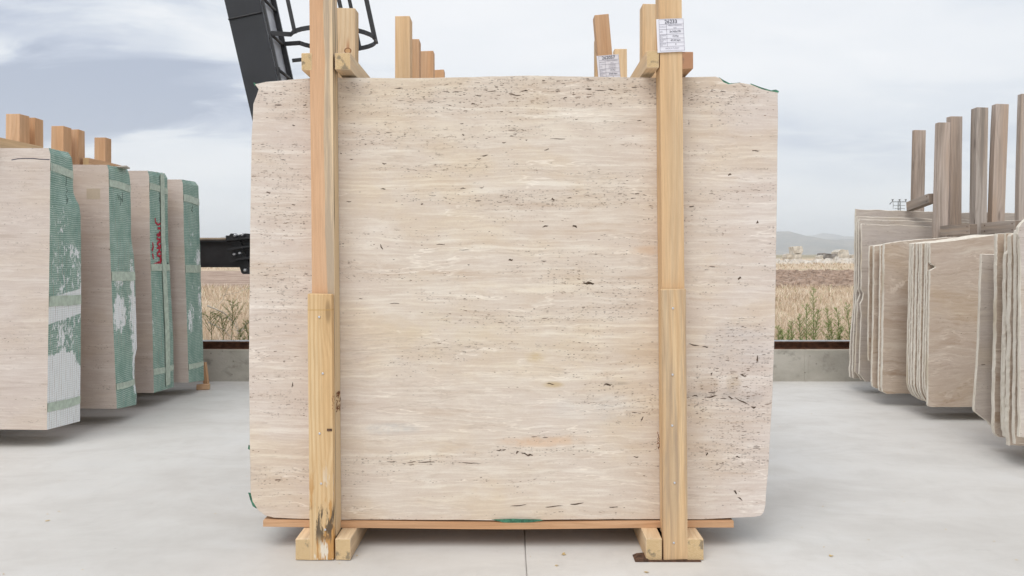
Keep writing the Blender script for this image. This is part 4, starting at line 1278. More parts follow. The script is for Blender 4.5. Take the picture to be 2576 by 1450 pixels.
# ------------------------------------------------------------------ bundles standing behind the main one
def hidden_bundle(y0, th, n, label, x0=-0.88, x1=0.92, h=1.66):
    org = Vector((0, y0, 0.106))
    t_ = thing('slab_bundle', label, 'stone slabs', org)
    for k in range(n):
        pk = [(x0, .106), (x1, .106), (x1 + .01, h - .05), (x1 - .05, h), (x0 + .04, h - .01), (x0 - .01, h - .2)]
        o = slab('slab', t_, pk[::-1], y0 + th / n * k, th / n * .9, 'slab_left', 'edge_thin', amp=0.003, step=0.12, seed=60 + k + y0, chip=0.001)
        o.location = -org
hidden_bundle(3.74, 0.29, 13, 'cream travertine slab bundle hidden close behind the large middle bundle')
hidden_bundle(4.46, 0.26, 12, 'third cream travertine slab bundle back from the camera in the middle row')


def frame_sticks(label, org, sticks, bars, skids):
    t_ = thing('timber_clamp_frame', label, 'timber frame', org)
    for (x, y, w, d, top, ln, mt) in sticks:
        # x is the middle of the post at its top
        L = (top - 0.09) / math.cos(ln)
        timber('post', t_, w, d, L, (x - math.sin(ln) * L, y, 0.09), (0, ln, 0), mt, origin=org)
    for (x, y0, y1, z, w, h, mt) in bars:
        timber('tie_bar', t_, w, h, y1 - y0, (x, y0, z), ROT_Y, mt, origin=org)
    for (x, y0, y1) in skids:
        timber('skid_block', t_, 0.08, 0.088, y1 - y0, (x, y0, 0.046), ROT_Y, 'pine_pale', origin=org)
    return t_


def T(u, v, d): return P(u, v, d).z
frame_sticks('pine clamp frame of the second middle bundle, its post tops showing above the big slab', Vector((0, 3.7, 0)),
             [(P(1015, 0, 3.65).x, 3.68, 0.066, 0.10, T(0, 40, 3.63), 0.0, 'pine'), (P(1041, 0, 4.08).x, 4.10, 0.066, 0.08, T(0, 100, 4.07), 0.0, 'pine_orange'),
              (P(1513.5, 0, 3.65).x, 3.68, 0.066, 0.07, T(0, 34, 3.63), -0.085, 'pine_orange'), (P(1514, 0, 4.08).x, 4.10, 0.075, 0.07, T(0, 97, 4.07), 0.0, 'pine')],
             [], [(-.5, 3.6, 4.2), (.52, 3.6, 4.2)])
frame_sticks('pine clamp frame of the third middle bundle with short post tops', Vector((0, 4.4, 0)),
             [(P(1077, 0, 4.42).x, 4.42, 0.070, 0.07, T(0, 128, 4.38), 0.0, 'pine_orange'), (P(1102, 0, 4.80).x, 4.80, 0.070, 0.08, T(0, 176, 4.76), 0.0, 'pine_orange'),
              (P(1559, 0, 4.42).x, 4.42, 0.068, 0.07, T(0, 122, 4.38), 0.0, 'pine'), (P(1556, 0, 4.80).x, 4.80, 0.068, 0.07, T(0, 176, 4.76) - .1, 0.0, 'pine')],
             [], [(-.5, 4.35, 4.9), (.56, 4.35, 4.9)])


# ------------------------------------------------------------------ paper labels
def text_mesh(s, size, align='CENTER', bold=0.0):
    cu = bpy.data.curves.new('t', 'FONT')
    cu.body = s; cu.size = size; cu.align_x = align; cu.align_y = 'CENTER'
    cu.offset = bold; cu.resolution_u = 3
    ob = bpy.data.objects.new('t', cu)
    C.objects.link(ob)
    dg = bpy.context.evaluated_depsgraph_get()
    me = bpy.data.meshes.new_from_object(ob.evaluated_get(dg))
    bpy.data.objects.remove(ob); bpy.data.curves.remove(cu)
    return me


def paper_label(label, centre, w, h, ang, number, rows, foot=None, hdr=0.15):
    """sheet in its local XY plane, turned to face the camera; rows = (left text, right text lines, height share)"""
    t_ = thing('paper_label', label, 'label', centre)
    t_.rotation_euler = Euler((math.radians(90), ang, 0), 'XYZ')
    bm = bmesh.new()
    N = 8
    g = [[bm.verts.new((-w / 2 + w * i / N, -h / 2 + h * j / N, 0.0012 * math.sin(3 * i / N + 1) * (j / N))) for i in range(N + 1)] for j in range(N + 1)]
    g2 = [[bm.verts.new(v.co - Vector((0, 0, 0.0004))) for v in r] for r in g]
    for j in range(N):
        for i in range(N):
            bm.faces.new([g[j][i], g[j][i + 1], g[j + 1][i + 1], g[j + 1][i]])
            bm.faces.new([g2[j][i], g2[j + 1][i], g2[j + 1][i + 1], g2[j][i + 1]])
    link('paper_sheet', bm_mesh(bm, 'paper_sheet'), M['paper'], t_)
    Z = 0.0018
    x0, x1 = -w / 2 + w * 0.095, w / 2 - w * 0.02
    xm = x0 + (x1 - x0) * 0.30
    y = h / 2 - h * 0.02
    lines = bmesh.new()
    lw = w * 0.004
    def hl(yv, a, b2): box_bm(lines, (a, yv - lw, Z - .0004), (b2, yv + lw, Z))
    def vl(xv, a, b2): box_bm(lines, (xv - lw, a, Z - .0004), (xv + lw, b2, Z))
    tm = []
    hl(y, x0, x1)
    ytop = y
    me = text_mesh(number, h * hdr * 1.02, bold=h * .0012)
    me.transform(Matrix.Translation((0.02 * w + (x0 + x1) / 2 * 0.2, y - h * hdr / 2, Z)))
    link('printed_number', me, M['ink'], t_)
    y -= h * hdr
    yh = y
    for (lt, rts, share) in rows:
        hl(y, x0, x1)
        ll = lt.split('\n')
        for k, s in enumerate(ll):
            me = text_mesh(s, h * 0.046, 'LEFT')
            me.transform(Matrix.Translation((x0 + w * .012, y - h * share * (k + 0.5 + (0.12 if len(ll) > 1 and k == 0 else -.12 if len(ll) > 1 else 0)) / len(ll), Z)))
            tm.append((me, 'ink_soft'))
        for k, (s, sz, bd) in enumerate(rts):
            me = text_mesh(s, h * sz, bold=h * bd)
            me.transform(Matrix.Translation(((xm + x1) / 2, y - h * share * (k + 0.5) / len(rts), Z)))
            tm.append((me, 'ink' if sz > 0.05 else 'ink_soft'))
        y -= h * share
    hl(y, x0, x1)
    vl(xm, y, yh); vl(x0, y - (h * .13 if foot else 0), ytop); vl(x1, y - (h * .13 if foot else 0), ytop)
    if foot:
        me = text_mesh(foot, h * 0.052)
        me.transform(Matrix.Translation(((x0 + x1) / 2, y - h * .06, Z)))
        tm.append((me, 'ink_soft'))
        hl(y - h * .13, x0, x1)
    link('table_lines', bm_mesh(lines, 'table_lines'), M['ink_soft'], t_)
    for me, mt in tm:
        link('printed_text', me, M[mt], t_)
    return t_


VT = [('VEINCUT TRAVERTINE', 0.040, .0006), ('RAW', 0.040, .0006)]
paper_label('white paper label printed 26233 stapled high on the front post right of centre', P(1687, 89.5, 2.911), 69 * 2.911 / FPX, 84 * 2.911 / FPX, math.radians(-2.6), '26233',
            [('PRODUCT', VT, .145), ('SIZE', [('2x162x195', .075, .0010)], .15), ('BUNDLE\nPCS', [('15 Pcs', .07, .0010)], .125), ('BUNDLE\nSQM', [('47,39 Sqm', .07, .0010)], .125), ('BUNDLE\nNO', [('3', .07, .001)], .115)],
            'MADE IN TURKEY')
paper_label('white paper label printed 262057 on a post behind, half sunk below the slab top', P(1531.5, 175, 3.59), 56 * 3.59 / FPX, 72 * 3.59 / FPX, math.radians(-5.0), '262057',
            [('PRODUCT', VT, .145), ('SIZE', [('2x125x195 (6pcs)', .036, .0004), ('2x135x268 (5pcs)', .036, .0004), ('2x120x268 (2pcs)', .036, .0004)], .16), ('BUNDLE\nPCS', [('13 Pcs', .07, .001)], .125),
             ('BUNDLE\nSQM', [('37,42 Sqm', .07, .001)], .125), ('BUNDLE\nNO', [('2', .07, .001)], .115)], 'MADE IN TURKEY')


# ------------------------------------------------------------------ left row: four netted bundles
def prof(pxs, d):
    """px profile [(u,v)..] at depth d -> function height -> X"""
    a = sorted([(P(u, v, d).z, P(u, v, d).x) for u, v in pxs])
    zs = [q[0] for q in a]; xx = [q[1] for q in a]
    return lambda z: float(np.interp(z, zs, xx))


left_specs = [
    dict(z0=4.53, z1=4.86, front=[(127, 373), (125, 600), (122, 800), (118, 1082)],
         rear=[(176, 386), (182, 402), (184, 450), (184, 482), (190, 500), (199, 515), (203, 540), (204, 700), (203, 900), (201, 1060)],
         top=(373, 384), bot=(1082, 1060), bands=[(1.572, 1.618), (0.80, 0.858), (0.205, 0.255)], pw=0.8,
         label='nearest netted bundle of pinkish travertine slabs on the left, with broad white plaster patches'),
    dict(z0=5.15, z1=5.45, front=[(273, 415), (276, 600), (284, 800), (294, 1029)],
         rear=[(324, 428), (328, 460), (329, 520), (330, 600), (336, 640), (340, 700), (341, 760), (343, 820), (344, 880), (339, 900), (338, 960), (344, 990), (343, 1018)],
         top=(415, 426), bot=(1029, 1018), bands=[(1.535, 1.582), (0.925, 0.985), (0.225, 0.265)], pw=1.5,
         label='second netted slab bundle on the left, its net wavy along the rear edge'),
    dict(z0=5.74, z1=6.07, front=[(375, 430), (377, 600), (383, 800), (387, 989)],
         rear=[(418, 437), (421, 445), (423, 600), (428, 700), (436, 850), (437, 975)],
         top=(430, 437), bot=(989, 974), bands=[(1.565, 1.612), (0.978, 1.028), (0.232, 0.276)], pw=1.0,
         label='third netted bundle in the left row, marked with red spray-painted scrawl'),
    dict(z0=6.2, z1=6.53, front=[(460, 452), (463, 600), (470, 800), (475, 963)],
         rear=[(494, 458), (499, 466), (501, 520), (505, 700), (510, 850), (513, 955)],
         top=(452, 458), bot=(963, 957), bands=[(1.51, 1.565), (0.955, 1.015), (0.205, 0.245)], pw=1.0,
         label='furthest netted bundle of travertine slabs in the left row beside the crane beam'),
]
LEFTROW = []
for bi, S in enumerate(left_specs):
    z0, z1 = S['z0'], S['z1']
    fp, rp = prof(S['front'], z0), prof(S['rear'], z1)
    ht0, ht1 = P(0, S['top'][0], z0).z, P(0, S['top'][1], z1).z
    hb0, hb1 = P(0, S['bot'][0], z0).z, P(0, S['bot'][1], z1).z
    N = 15
    xc = fp(0.8) - 1.0
    org = Vector((xc, z0, 0.1))
    t_ = thing('netted_slab_bundle', S['label'], 'stone slabs', org, 'netted slab bundles along the left')
    def side_x(t, z, bi=bi, fp=fp, rp=rp, S=S):
        return fp(z) + (rp(z) - fp(z)) * (t ** S['pw'])
    for k in range(N):
        t = k / (N - 1)
        y = z0 + (z1 - z0) * k / N
        th = (z1 - z0) / N * 0.975
        ht = ht0 + (ht1 - ht0) * t + 0.006 * mnoise.noise(Vector((k * .8, bi * 5, 0)))
        hb = hb0 + (hb1 - hb0) * t
        right = []
        M_ = 46
        for j in range(M_ + 1):
            z = hb + (ht - hb) * j / M_
            xx = side_x(t, z) + 0.0012 * mnoise.noise(Vector((k * 3.1, z * 14, bi)))
            if j == M_: xx -= 0.010
            right.append((xx, z))
        left_ = [(fp(.8) - 1.93, ht - .02), (fp(.8) - 1.95, 0.9), (fp(.8) - 1.93, hb + .02)]
        tops = [(fp(.8) - 0.15 - q * 0.3, ht + 0.004 * mnoise.noise(Vector((q * 2.2, bi, k * .3))) + (0.0)) for q in range(6)]
        poly = right + tops + left_
        # direct mesh: face slots 0 stone, 1 net
        bm = bmesh.new()
        yy = y - org.y
        A = [bm.verts.new((p[0] - org.x, yy, p[1] - org.z)) for p in poly]
        B = [bm.verts.new((p[0] - org.x, yy + th, p[1] - org.z)) for p in poly]
        bm.faces.new(A); bm.faces.new(B[::-1])
        n = len(poly)
        for j in range(n):
            f = bm.faces.new([A[j], B[j], B[(j + 1) % n], A[(j + 1) % n]])
            f.material_index = 1 if j < M_ else 2
        bmesh.ops.recalc_face_normals(bm, faces=bm.faces[:])
        link('slab', bm_mesh(bm, 'slab'), [M['slab_left'], M['net%d' % bi], M['edge_thin']], t_)
    # tape bands pressed over the net
    def band(zf, t0=0.0, t1=1.0, off=0.0045, name='tape_band', mat='tape', nz=6, nt=15):
        bm = bmesh.new()
        g = []
        for j in range(nz + 1):
            r = []
            for i in range(nt + 1):
                t = t0 + (t1 - t0) * i / nt
                za, zb2 = zf(t)
                z = za + (zb2 - za) * j / nz
                y = z0 + (z1 - z0) * t
                x = side_x(min(1, t), z) + off + 0.0008 * mnoise.noise(Vector((i * 1.9, j * 2.1, bi)))
                r.append((x - org.x, y - org.y, z - org.z))
            g.append(r)
        va = [[bm.verts.new(p) for p in r] for r in g]
        vb = [[bm.verts.new((p[0] - 0.0035, p[1], p[2])) for p in r] for r in g]
        for j in range(nz):
            for i in range(nt):
                bm.faces.new([va[j][i], va[j][i + 1], va[j + 1][i + 1], va[j + 1][i]])
                bm.faces.new([vb[j][i], vb[j + 1][i], vb[j + 1][i + 1], vb[j][i + 1]])
        for i in range(nt):
            bm.faces.new([va[0][i], vb[0][i], vb[0][i + 1], va[0][i + 1]])
            bm.faces.new([va[nz][i], va[nz][i + 1], vb[nz][i + 1], vb[nz][i]])
        bmesh.ops.recalc_face_normals(bm, faces=bm.faces[:])
        for f in bm.faces: f.smooth = False
        return link(name, bm_mesh(bm, name), M[mat], t_)
    for q, (a, b_) in enumerate(S['bands']):
        dz = (0.012, 0.0, 0.010)[q]
        band(lambda t, a=a, b_=b_, dz=dz, q=q: (a - dz * t + .003 * math.sin(5 * t + q), b_ - dz * t * 1.2 + .003 * math.sin(4 * t + q)), 0.0, 0.985)
    if bi == 2:
        band(lambda t: (hb0 + .02, ht0 - .004), 0.56, 0.78, off=0.007, nz=30, nt=4)
    LEFTROW.append((t_, org, side_x, z0, z1))


def side_strokes(idx, polys, width, mat, name, label=None, off=0.0026):
    """flat brush strokes on the netted side; points are (t, height)"""
    t_, org, sx, z0, z1 = LEFTROW[idx]
    bm = bmesh.new()
    for poly in polys:
        w = width
        if isinstance(poly, tuple): poly, w = poly
        q = []
        for (a, b_) in zip(poly, poly[1:]):
            for k in range(4): q.append((a[0] + (b_[0] - a[0]) * k / 4, a[1] + (b_[1] - a[1]) * k / 4))
        q.append(poly[-1])
        L = [(z0 + (z1 - z0) * a, b_) for a, b_ in q]
        prev = None
        for i, (y, z) in enumerate(L):
            p = L[max(0, i - 1)]; n = L[min(len(L) - 1, i + 1)]
            d = Vector((n[0] - p[0], n[1] - p[1]))
            if d.length < 1e-6: d = Vector((0, 1))
            d.normalize(); s = Vector((-d.y, d.x)) * w * (0.8 + 0.4 * rnd.random())
            vv = []
            for sg in (-1, 1):
                yy = y + s.x * sg; zz = z + s.y * sg
                tt = max(0, min(1, (yy - z0) / (z1 - z0)))
                x = sx(tt, zz)
                vv.append(bm.verts.new((x + off - org.x, yy - org.y, zz - org.z)))
                vv.append(bm.verts.new((x + off - .0012 - org.x, yy - org.y, zz - org.z)))
            if prev:
                a0, a1, b0, b1 = prev; c0, c1, d0, d1 = vv
                bm.faces.new([a0, b0, d0, c0]); bm.faces.new([a0, c0, c1, a1]); bm.faces.new([b0, b1, d1, d0])
            prev = vv
    bmesh.ops.recalc_face_normals(bm, faces=bm.faces[:])
    return link(name, bm_mesh(bm, name), M[mat], t_)


def tz(idx, u, v):
    """pixel on the side face -> (t, height) using the row's near-constant X"""
    t_, org, sx, z0, z1 = LEFTROW[idx]
    best = (9e9, 0, 0)
    for k in range(0, 41):
        t = k / 40; y = z0 + (z1 - z0) * t
        p = P(u, v, y)
        e = abs(p.x - sx(t, p.z))
        if e < best[0]: best = (e, t, p.z)
    return (best[1], best[2])


def px_strokes(idx, lst, width, mat, name):
    out_ = []
    for poly in lst:
        w = width
        if isinstance(poly, tuple): poly, w = poly
        out_.append(([tz(idx, u, v) for u, v in poly], w))
    return side_strokes(idx, out_, None, mat, name)


# red spray scrawl on the third bundle (vertical, reads bottom to top)
px_strokes(2, [[(390, 549), (391, 560), (397, 566), (408, 561)], [(408, 556), (409, 575)], [(396, 575), (408, 575), (409, 590), (396, 594)], [(400, 583), (408, 600)],
               [(394, 592), (402, 588), (407, 596), (401, 604), (394, 600)], [(395, 612), (408, 606)], [(394, 612), (400, 622), (408, 612)], [(394, 625), (407, 622)], [(401, 622), (401, 634)],
               [(394, 640), (400, 632), (407, 638), (402, 646), (394, 642)], [(392, 664), (403, 660), (406, 650)], [(403, 648), (403, 664)],
               ], 0.0085, 'red', 'red_paint_mark')
px_strokes(2, [[(383, 610), (385, 622), (382, 632)], [(383, 638), (386, 652)], [(382, 668), (392, 664), (400, 660)]], 0.0085, 'red', 'red_paint_mark')
px_strokes(0, [[(165, 442), (166, 455), (165, 468)], [(166, 474), (169, 480), (165, 486)], [(165, 490), (169, 498), (166, 506)], [(170, 500), (166, 515)]], 0.0008, 'marker', 'marker_line')
px_strokes(1, [[(296, 488), (297, 500)], [(299, 492), (298, 505)], [(303, 495), (304, 507), (301, 518)], [(307, 485), (308, 510)], [(304, 500), (308, 505)]], 0.0008, 'marker', 'marker_line')
px_strokes(2, [[(401, 480), (402, 492)], [(402, 495), (400, 503), (403, 510)]], 0.0008, 'marker', 'marker_line')
px_strokes(2, [[(415, 661), (414, 684)], [(421, 661), (421, 682)]], 0.0075, 'marker', 'strap_buckle')
px_strokes(3, [[(483, 500), (483, 515)], [(484, 518), (482, 530), (484, 534)]], 0.0025, 'marker', 'marker_line')

# dark pencil curve and small square tape on the beige faces
t_, org, sx, z0, z1 = LEFTROW[0]
bm = bmesh.new()
cur = [(29, 403), (45, 400), (62, 399), (82, 399), (100, 401), (125, 402)]
pr = None
for i in range(len(cur)):
    p = P(cur[i][0], cur[i][1], z0) - org
    q = [bm.verts.new(p + Vector((0, -.0008, s * .0022))) for s in (-1, 1)] + [bm.verts.new(p + Vector((0, .001, s * .0022))) for s in (-1, 1)]
    if pr:
        bm.faces.new([pr[0], pr[1], q[1], q[0]]); bm.faces.new([pr[0], q[0], q[2], pr[2]]); bm.faces.new([pr[1], pr[3], q[3], q[1]])
    pr = q
bmesh.ops.recalc_face_normals(bm, faces=bm.faces[:])
link('pencil_line', bm_mesh(bm, 'pencil_line'), M['ink'], t_)
t_, org, sx, z0, z1 = LEFTROW[1]
M['masking'] = simple('beige_masking_tape', (0.52, 0.44, 0.34), 0.6, var=0.08)
a = P(218, 475, z0) - org; b_ = P(252, 502, z0) - org
bm = bmesh.new(); box_bm(bm, (a.x, -.0009, b_.z), (b_.x, .001, a.z))
link('masking_patch', bm_mesh(bm, 'masking_patch'), M['masking'], t_)
# thin grey offcut lying on top of the second bundle
a = P(300, 421, 5.3)
bm = bmesh.new()
vs_ = [(P(287, 419, 5.3)), (P(305, 416, 5.45)), (P(327, 421, 5.4)), (P(318, 423, 5.25))]
zt_ = max(p.z for p in vs_)
lo = [bm.verts.new((p.x, p.y, P(0, 422, 5.3).z + .002)) for p in vs_]; hi = [bm.verts.new((p.x, p.y, P(0, 422, 5.3).z + .009)) for p in vs_]
bm.faces.new(lo[::-1]); bm.faces.new(hi)
for j in range(4): bm.faces.new([lo[j], lo[(j + 1) % 4], hi[(j + 1) % 4], hi[j]])
tag(link('stone_offcut', bm_mesh(bm, 'stone_offcut'), M['slab_grey']), 'thin grey sliver of stone lying on top of the second left bundle', 'offcut')

# frames of the left row: posts showing over the slabs
lf = [
    ('pine clamp frame round the nearest netted bundle', 4.5,
     [(P(36.5, 0, 4.9).x, 4.93, 0.085, 0.10, T(0, 286, 4.88), 0, 'pine_orange')],
     [(P(-8, 0, 4.5).x - .06, 4.43, 5.0, P(0, 364, 4.5).z + .02, .055, .062, 'pine')], [(-3.35, 4.43, 4.98), (-4.1, 4.43, 4.98)]),
    ('pine clamp frame of the second netted bundle, knotty front post and taller rear post', 5.1,
     [(P(78.5, 0, 5.08).x, 5.09, 0.090, 0.09, T(0, 296, 5.04), 0, 'pine_orange'), (P(151, 0, 5.53).x, 5.54, 0.085, 0.10, T(0, 317, 5.49), 0, 'pine_orange')],
     [], [(-3.35, 5.05, 5.6), (-4.1, 5.05, 5.6)]),
    ('pine clamp frame of the third netted bundle with a tie bar between its posts', 5.7,
     [(P(189, 0, 5.68).x, 5.685, 0.080, 0.085, T(0, 326, 5.64), 0, 'pine_orange'), (P(257, 0, 6.14).x, 6.15, 0.085, 0.09, T(0, 346, 6.1), 0, 'pine_orange')],
     [(P(212, 0, 5.64).x, 5.66, 6.14, P(0, 408, 5.66).z, .045, .06, 'pine_orange')], [(-3.35, 5.65, 6.2), (-4.1, 5.65, 6.2)]),
    ('pine skid timbers and clamp of the furthest netted bundle', 6.2,
     [(-3.3, 6.58, .085, .09, 1.60, 0, 'pine_orange')], [], [(-3.08, 6.20, 6.66), (-3.9, 6.15, 6.66)]),
]
for lab, y, st, br, sk in lf:
    frame_sticks(lab, Vector((-3.3, y, 0)), st, br, sk)
# wedge stick leaning beside the furthest bundle, and an offcut block on the floor
o = timber('wooden_stake', None, 0.035, 0.04, 0.21, P(520, 968, 6.6) + Vector((0, 0, 0)), (0, -0.10, 0), 'pine_orange')
o.location.z = 0.002
tag(o, 'short upright orange pine stake on the floor against the furthest left bundle', 'stake')
o = timber('timber_offcut', None, 0.042, 0.038, 0.10, (P(495, 985, 6.5).x, 6.5, 0.021), (0, math.radians(90), math.radians(8)), 'pine_orange')
tag(o, 'small orange timber offcut lying loose on the floor near the back wall', 'timber')

# ------------------------------------------------------------------ right row: loose weathered slabs, each its own
RG = 'loose travertine slabs stacked on the right'


def rslab(label, y, px_left, px_top, bottom_v, x_right, th=0.02, face='slab_brown', amp=0.004, seed=1, top_z=None, rough=1.0, corner=0.0, edge='edge', holes=None):
    """px_left: left outline points top->bottom at depth y; px_top: top outline points left->right"""
    L = [P(u, v, y) for u, v in px_left]
    Tt = [P(u, v, y) for u, v in px_top]
    pts = [(p.x, p.z) for p in Tt]
    ztop = Tt[-1].z if top_z is None else top_z
    zb = P(0, bottom_v, y).z
    xr = x_right
    pts += [(Tt[-1].x + 0.25, ztop), (xr - .05, ztop - .01), (xr, ztop - .06), (xr, zb + .05), (xr - .04, zb)]
    if corner:
        pts += [(L[-1].x + corner, zb)]
    pts += [(p.x, p.z) for p in reversed(L)]
    org = Vector(((L[0].x + xr) / 2, y, zb))
    o = slab('travertine_slab', None, pts, y, th, face, edge, amp=amp, step=0.018, seed=seed, origin=org, chip=0.003, rough=rough)
    o.location = org
    tag(o, label, 'slab', RG)
    return o


# A: furthest four
for k, (y, lt, lb, tv, name) in enumerate([
        (6.51, 2152, 2137, 526, 'rearmost and tallest pale slab of the stack by the back wall on the right'),
        (6.44, 2156, 2144, 544, 'second slab from the back wall in the furthest right stack, with a crinkled top edge'),
        (6.37, 2161, 2151, 551, 'thin slab just behind the front one of the furthest right stack'),
        (6.30, 2167, 2161, 563, 'front slab of the furthest right stack, pinkish face with a torn notch in its edge')]):
    bv = [952, 955, 958, 963][k]
    left_px = [(lt, tv + 4), (lt - 1, 640), (lt - 2, 730)]
    if k == 3: left_px = [(lt, 566), (lt, 640), (lt, 728), (lt + 5, 738), (lt + 3, 752), (lt - 3, 765), (lt, 790)]
    if k == 2: left_px = [(lt, 556), (lt - 1, 700), (lt - 3, 728), (lt + 3, 740), (lt - 4, 760), (lt - 4, 780)]
    left_px += [(lb + 3, 850), (lb, bv - 22), (lb + (2 if k < 2 else 8), bv - (4 if k < 2 else 14)), (lb + (4 if k < 2 else 16), bv - 2)]
    rslab(name, y, left_px, [(lt + 1, tv), (lt + 40, tv + 2), (lt + 100, tv + 3.5), (lt + 190, tv + 7)], bv, 4.7, face='slab_grey', seed=101 + k * 7, amp=0.004 if k else 0.006, top_z=P(0, tv + 9, y).z, rough=0.8)
# B: four, wider apart
for k, (y, lt, lb, tv, bv, th, fc, name) in enumerate([
        (5.985, 2187, 2184, 619, 912, .020, 'slab_brown', 'shortest rear slab of the second right stack, ending above the floor'),
        (5.90, 2199, 2193, 618, 978, .026, 'slab_brown', 'slab standing apart in the second right stack, dark gaps on both sides'),
        (5.825, 2215, 2210, 617, 988, .022, 'slab_brown', 'slab tucked right behind the front one of the second right stack'),
        (5.79, 2224, 2219, 613, 991, .032, 'slab_brown', 'front slab of the second right stack, brown swirled face with a cream edge')]):
    rslab(name, y, [(lt, tv + 3), (lt - 1, 700), (lt - 3, 850), (lb, bv - 18), (lb + 2, bv - 5)], [(lt + 1, tv), (lt + 70, tv - 9), (lt + 215, tv - 20)], bv, 4.6, th=th, face=fc, seed=140 + k * 5, amp=0.0035, corner=0.03)
# C: nine tight slabs, rounded lower corner
ys_c = [5.27, 5.305, 5.335, 5.375, 5.405, 5.445, 5.485, 5.52, 5.545]
names_c = ['front slab of the third right stack, broad brown face with a chipped hole in its edge', 'thin slab pressed behind the front one of the third right stack', 'third slab back in the tight third right stack',
           'fourth slab back in the tight third right stack', 'middle slab of the nine in the third right stack', 'sixth slab back in the third right stack, pale sawn edge', 'seventh slab back in the third right stack, pale sawn edge',
           'last slab but one at the back of the third right stack', 'rearmost slab of the third right stack, its lower corner rounded off']
for k, y in enumerate(ys_c):
    Xt = P(2341, 0, 5.27).x + (0.003 * (k % 3) - 0.004)
    Xb = P(2334, 0, 5.27).x
    toU = lambda X: CX + X * FPX / y
    bv = HY + (P(0, 1025 - (0), 5.27).z * -1 + CAMH) * FPX / y
    t_top = P(0, 611, 5.27).z
    vt = HY + (CAMH - t_top) * FPX / y
    left_px = [(toU(Xt), vt + 2)]
    if k == 0: left_px += [(toU(Xt) + 0, 661), (toU(Xt) + 5, 667), (toU(Xt) + 13, 669), (toU(Xt) + 14, 673), (toU(Xt) + 7, 677), (toU(Xt), 681)]
    vb_ = lambda h: HY + (CAMH - h) * FPX / y
    left_px += [(toU((Xt + Xb) / 2), vb_(.7)), (toU(Xb), vb_(0.30)), (toU(Xb), vb_(0.21 if k else .13)), (toU(Xb + (.012 if k else .0)), vb_(0.165 if k else .11)), (toU(Xb + (.035 if k else .004)), vb_(0.125 if k else .10))]
    hb = 0.094
    rslab(names_c[k], y, left_px, [(toU(Xt) + 1, vt), (toU(Xt + .16), vt - 6), (toU(Xt + .44), vt - 21)], vb_(hb), 4.5, th=[.024, .018, .018, .022, .018, .028, .024, .016, .018][k],
          face='slab_brown', seed=170 + k * 3, amp=0.003 if k else 0.0015, corner=0.05 if k else 0.02, rough=1.5)
# D: short leaning-looking slab with a bevelled foot
rslab('shorter grey slab in front of the brown stack, its foot cut away at a slant', 4.55, [(2469, 643), (2466, 720), (2462, 850), (2456, 950), (2450, 1029), (2452, 1036), (2466, 1048), (2486, 1062), (2497, 1074)],
      [(2470, 639), (2500, 639), (2530, 639)], 1078, 4.0, th=.022, face='slab_grey', seed=220, amp=0.003)
rslab('tall slab with a stained brown-grey face between the short slab and the rough-edged ones', 4.40, [(2508, 592), (2507, 700), (2505, 850), (2501, 1000), (2500, 1075), (2503, 1092), (2512, 1101)],
      [(2510, 588), (2530, 588), (2560, 586)], 1108, 4.2, th=.030, face='slab_brown', seed=230, amp=0.004, rough=1.2)
rslab('thin rough slab right behind the rough-edged group at the far right', 4.34, [(2530, 592), (2528, 700), (2524, 850), (2520, 1000), (2522, 1080), (2530, 1100)],
      [(2531, 587), (2550, 586), (2570, 585)], 1112, 4.2, th=.018, face='slab_brown', seed=236, amp=0.004, rough=1.2)
rslab('rough-edged slab with its top corner broken off, at the far right', 4.26, [(2531, 640), (2530, 660), (2529, 850), (2527, 980), (2526, 1060), (2530, 1100)],
      [(2534, 636), (2541, 630), (2543, 596), (2570, 588)], 1114, 4.2, th=.030, face='slab_brown', seed=240, amp=0.006, rough=1.6)
rslab('knobbly slab whose foot hangs lowest at the far right', 4.18, [(2543, 595), (2543, 700), (2541, 850), (2538, 1000), (2536, 1080), (2540, 1122)],
      [(2545, 590), (2556, 588), (2575, 584)], 1128, 4.1, th=.034, face='slab_brown', seed=250, amp=0.006, rough=1.6)
rslab('second slab from the picture edge at the far right, pale edge', 4.11, [(2555, 588), (2556, 700), (2555, 850), (2553, 1000), (2551, 1080), (2554, 1118)],
      [(2557, 580), (2568, 574), (2590, 560)], 1124, 4.1, th=.026, face='slab_brown', seed=260, amp=0.004, rough=1.2)
rslab('nearest grey slab at the far right picture edge, top rising out of view', 4.02, [(2560, 590), (2566, 600), (2567, 700), (2566, 900), (2565, 1100)],
      [(2562, 572), (2570, 562), (2590, 545)], 1112, 4.1, th=.024, face='slab_grey', seed=270, amp=0.004)
# skids below the right row
sk = thing('skid_timber', 'weathered timber bearers on the floor under the right-hand slab stacks', 'timber', (3.4, 4.0, 0))
for (x, y0, y1) in [(3.0, 4.15, 4.62), (3.38, 5.25, 6.6), (3.75, 4.0, 4.62), (3.9, 5.2, 6.6)]:
    timber('bearer', sk, 0.09, 0.088, y1 - y0, (x, y0, 0.046), ROT_Y, 'old', 'end_old', origin=(3.4, 4.0, 0))

# weathered uprights standing in the slab stacks, with their tie bars
def rpost(label, ut, ub, vt, d, w_px, dep, mt, name='weathered_post', v_low=960):
    pt = P(ut, vt, d)
    w = w_px * d / FPX
    pb = P(ub, 590, d)
    ln = math.atan2(pt.x - pb.x, pt.z - pb.z)
    L = (pt.z - 0.002) / math.cos(ln)
    o = timber(name, None, w, dep, L, (pt.x - math.sin(ln) * L, d + dep / 2, 0.002), (0, ln, 0), mt, 'end_old', warp=0.006)
    return tag(o, label, 'post', 'weathered posts among the right stacks')


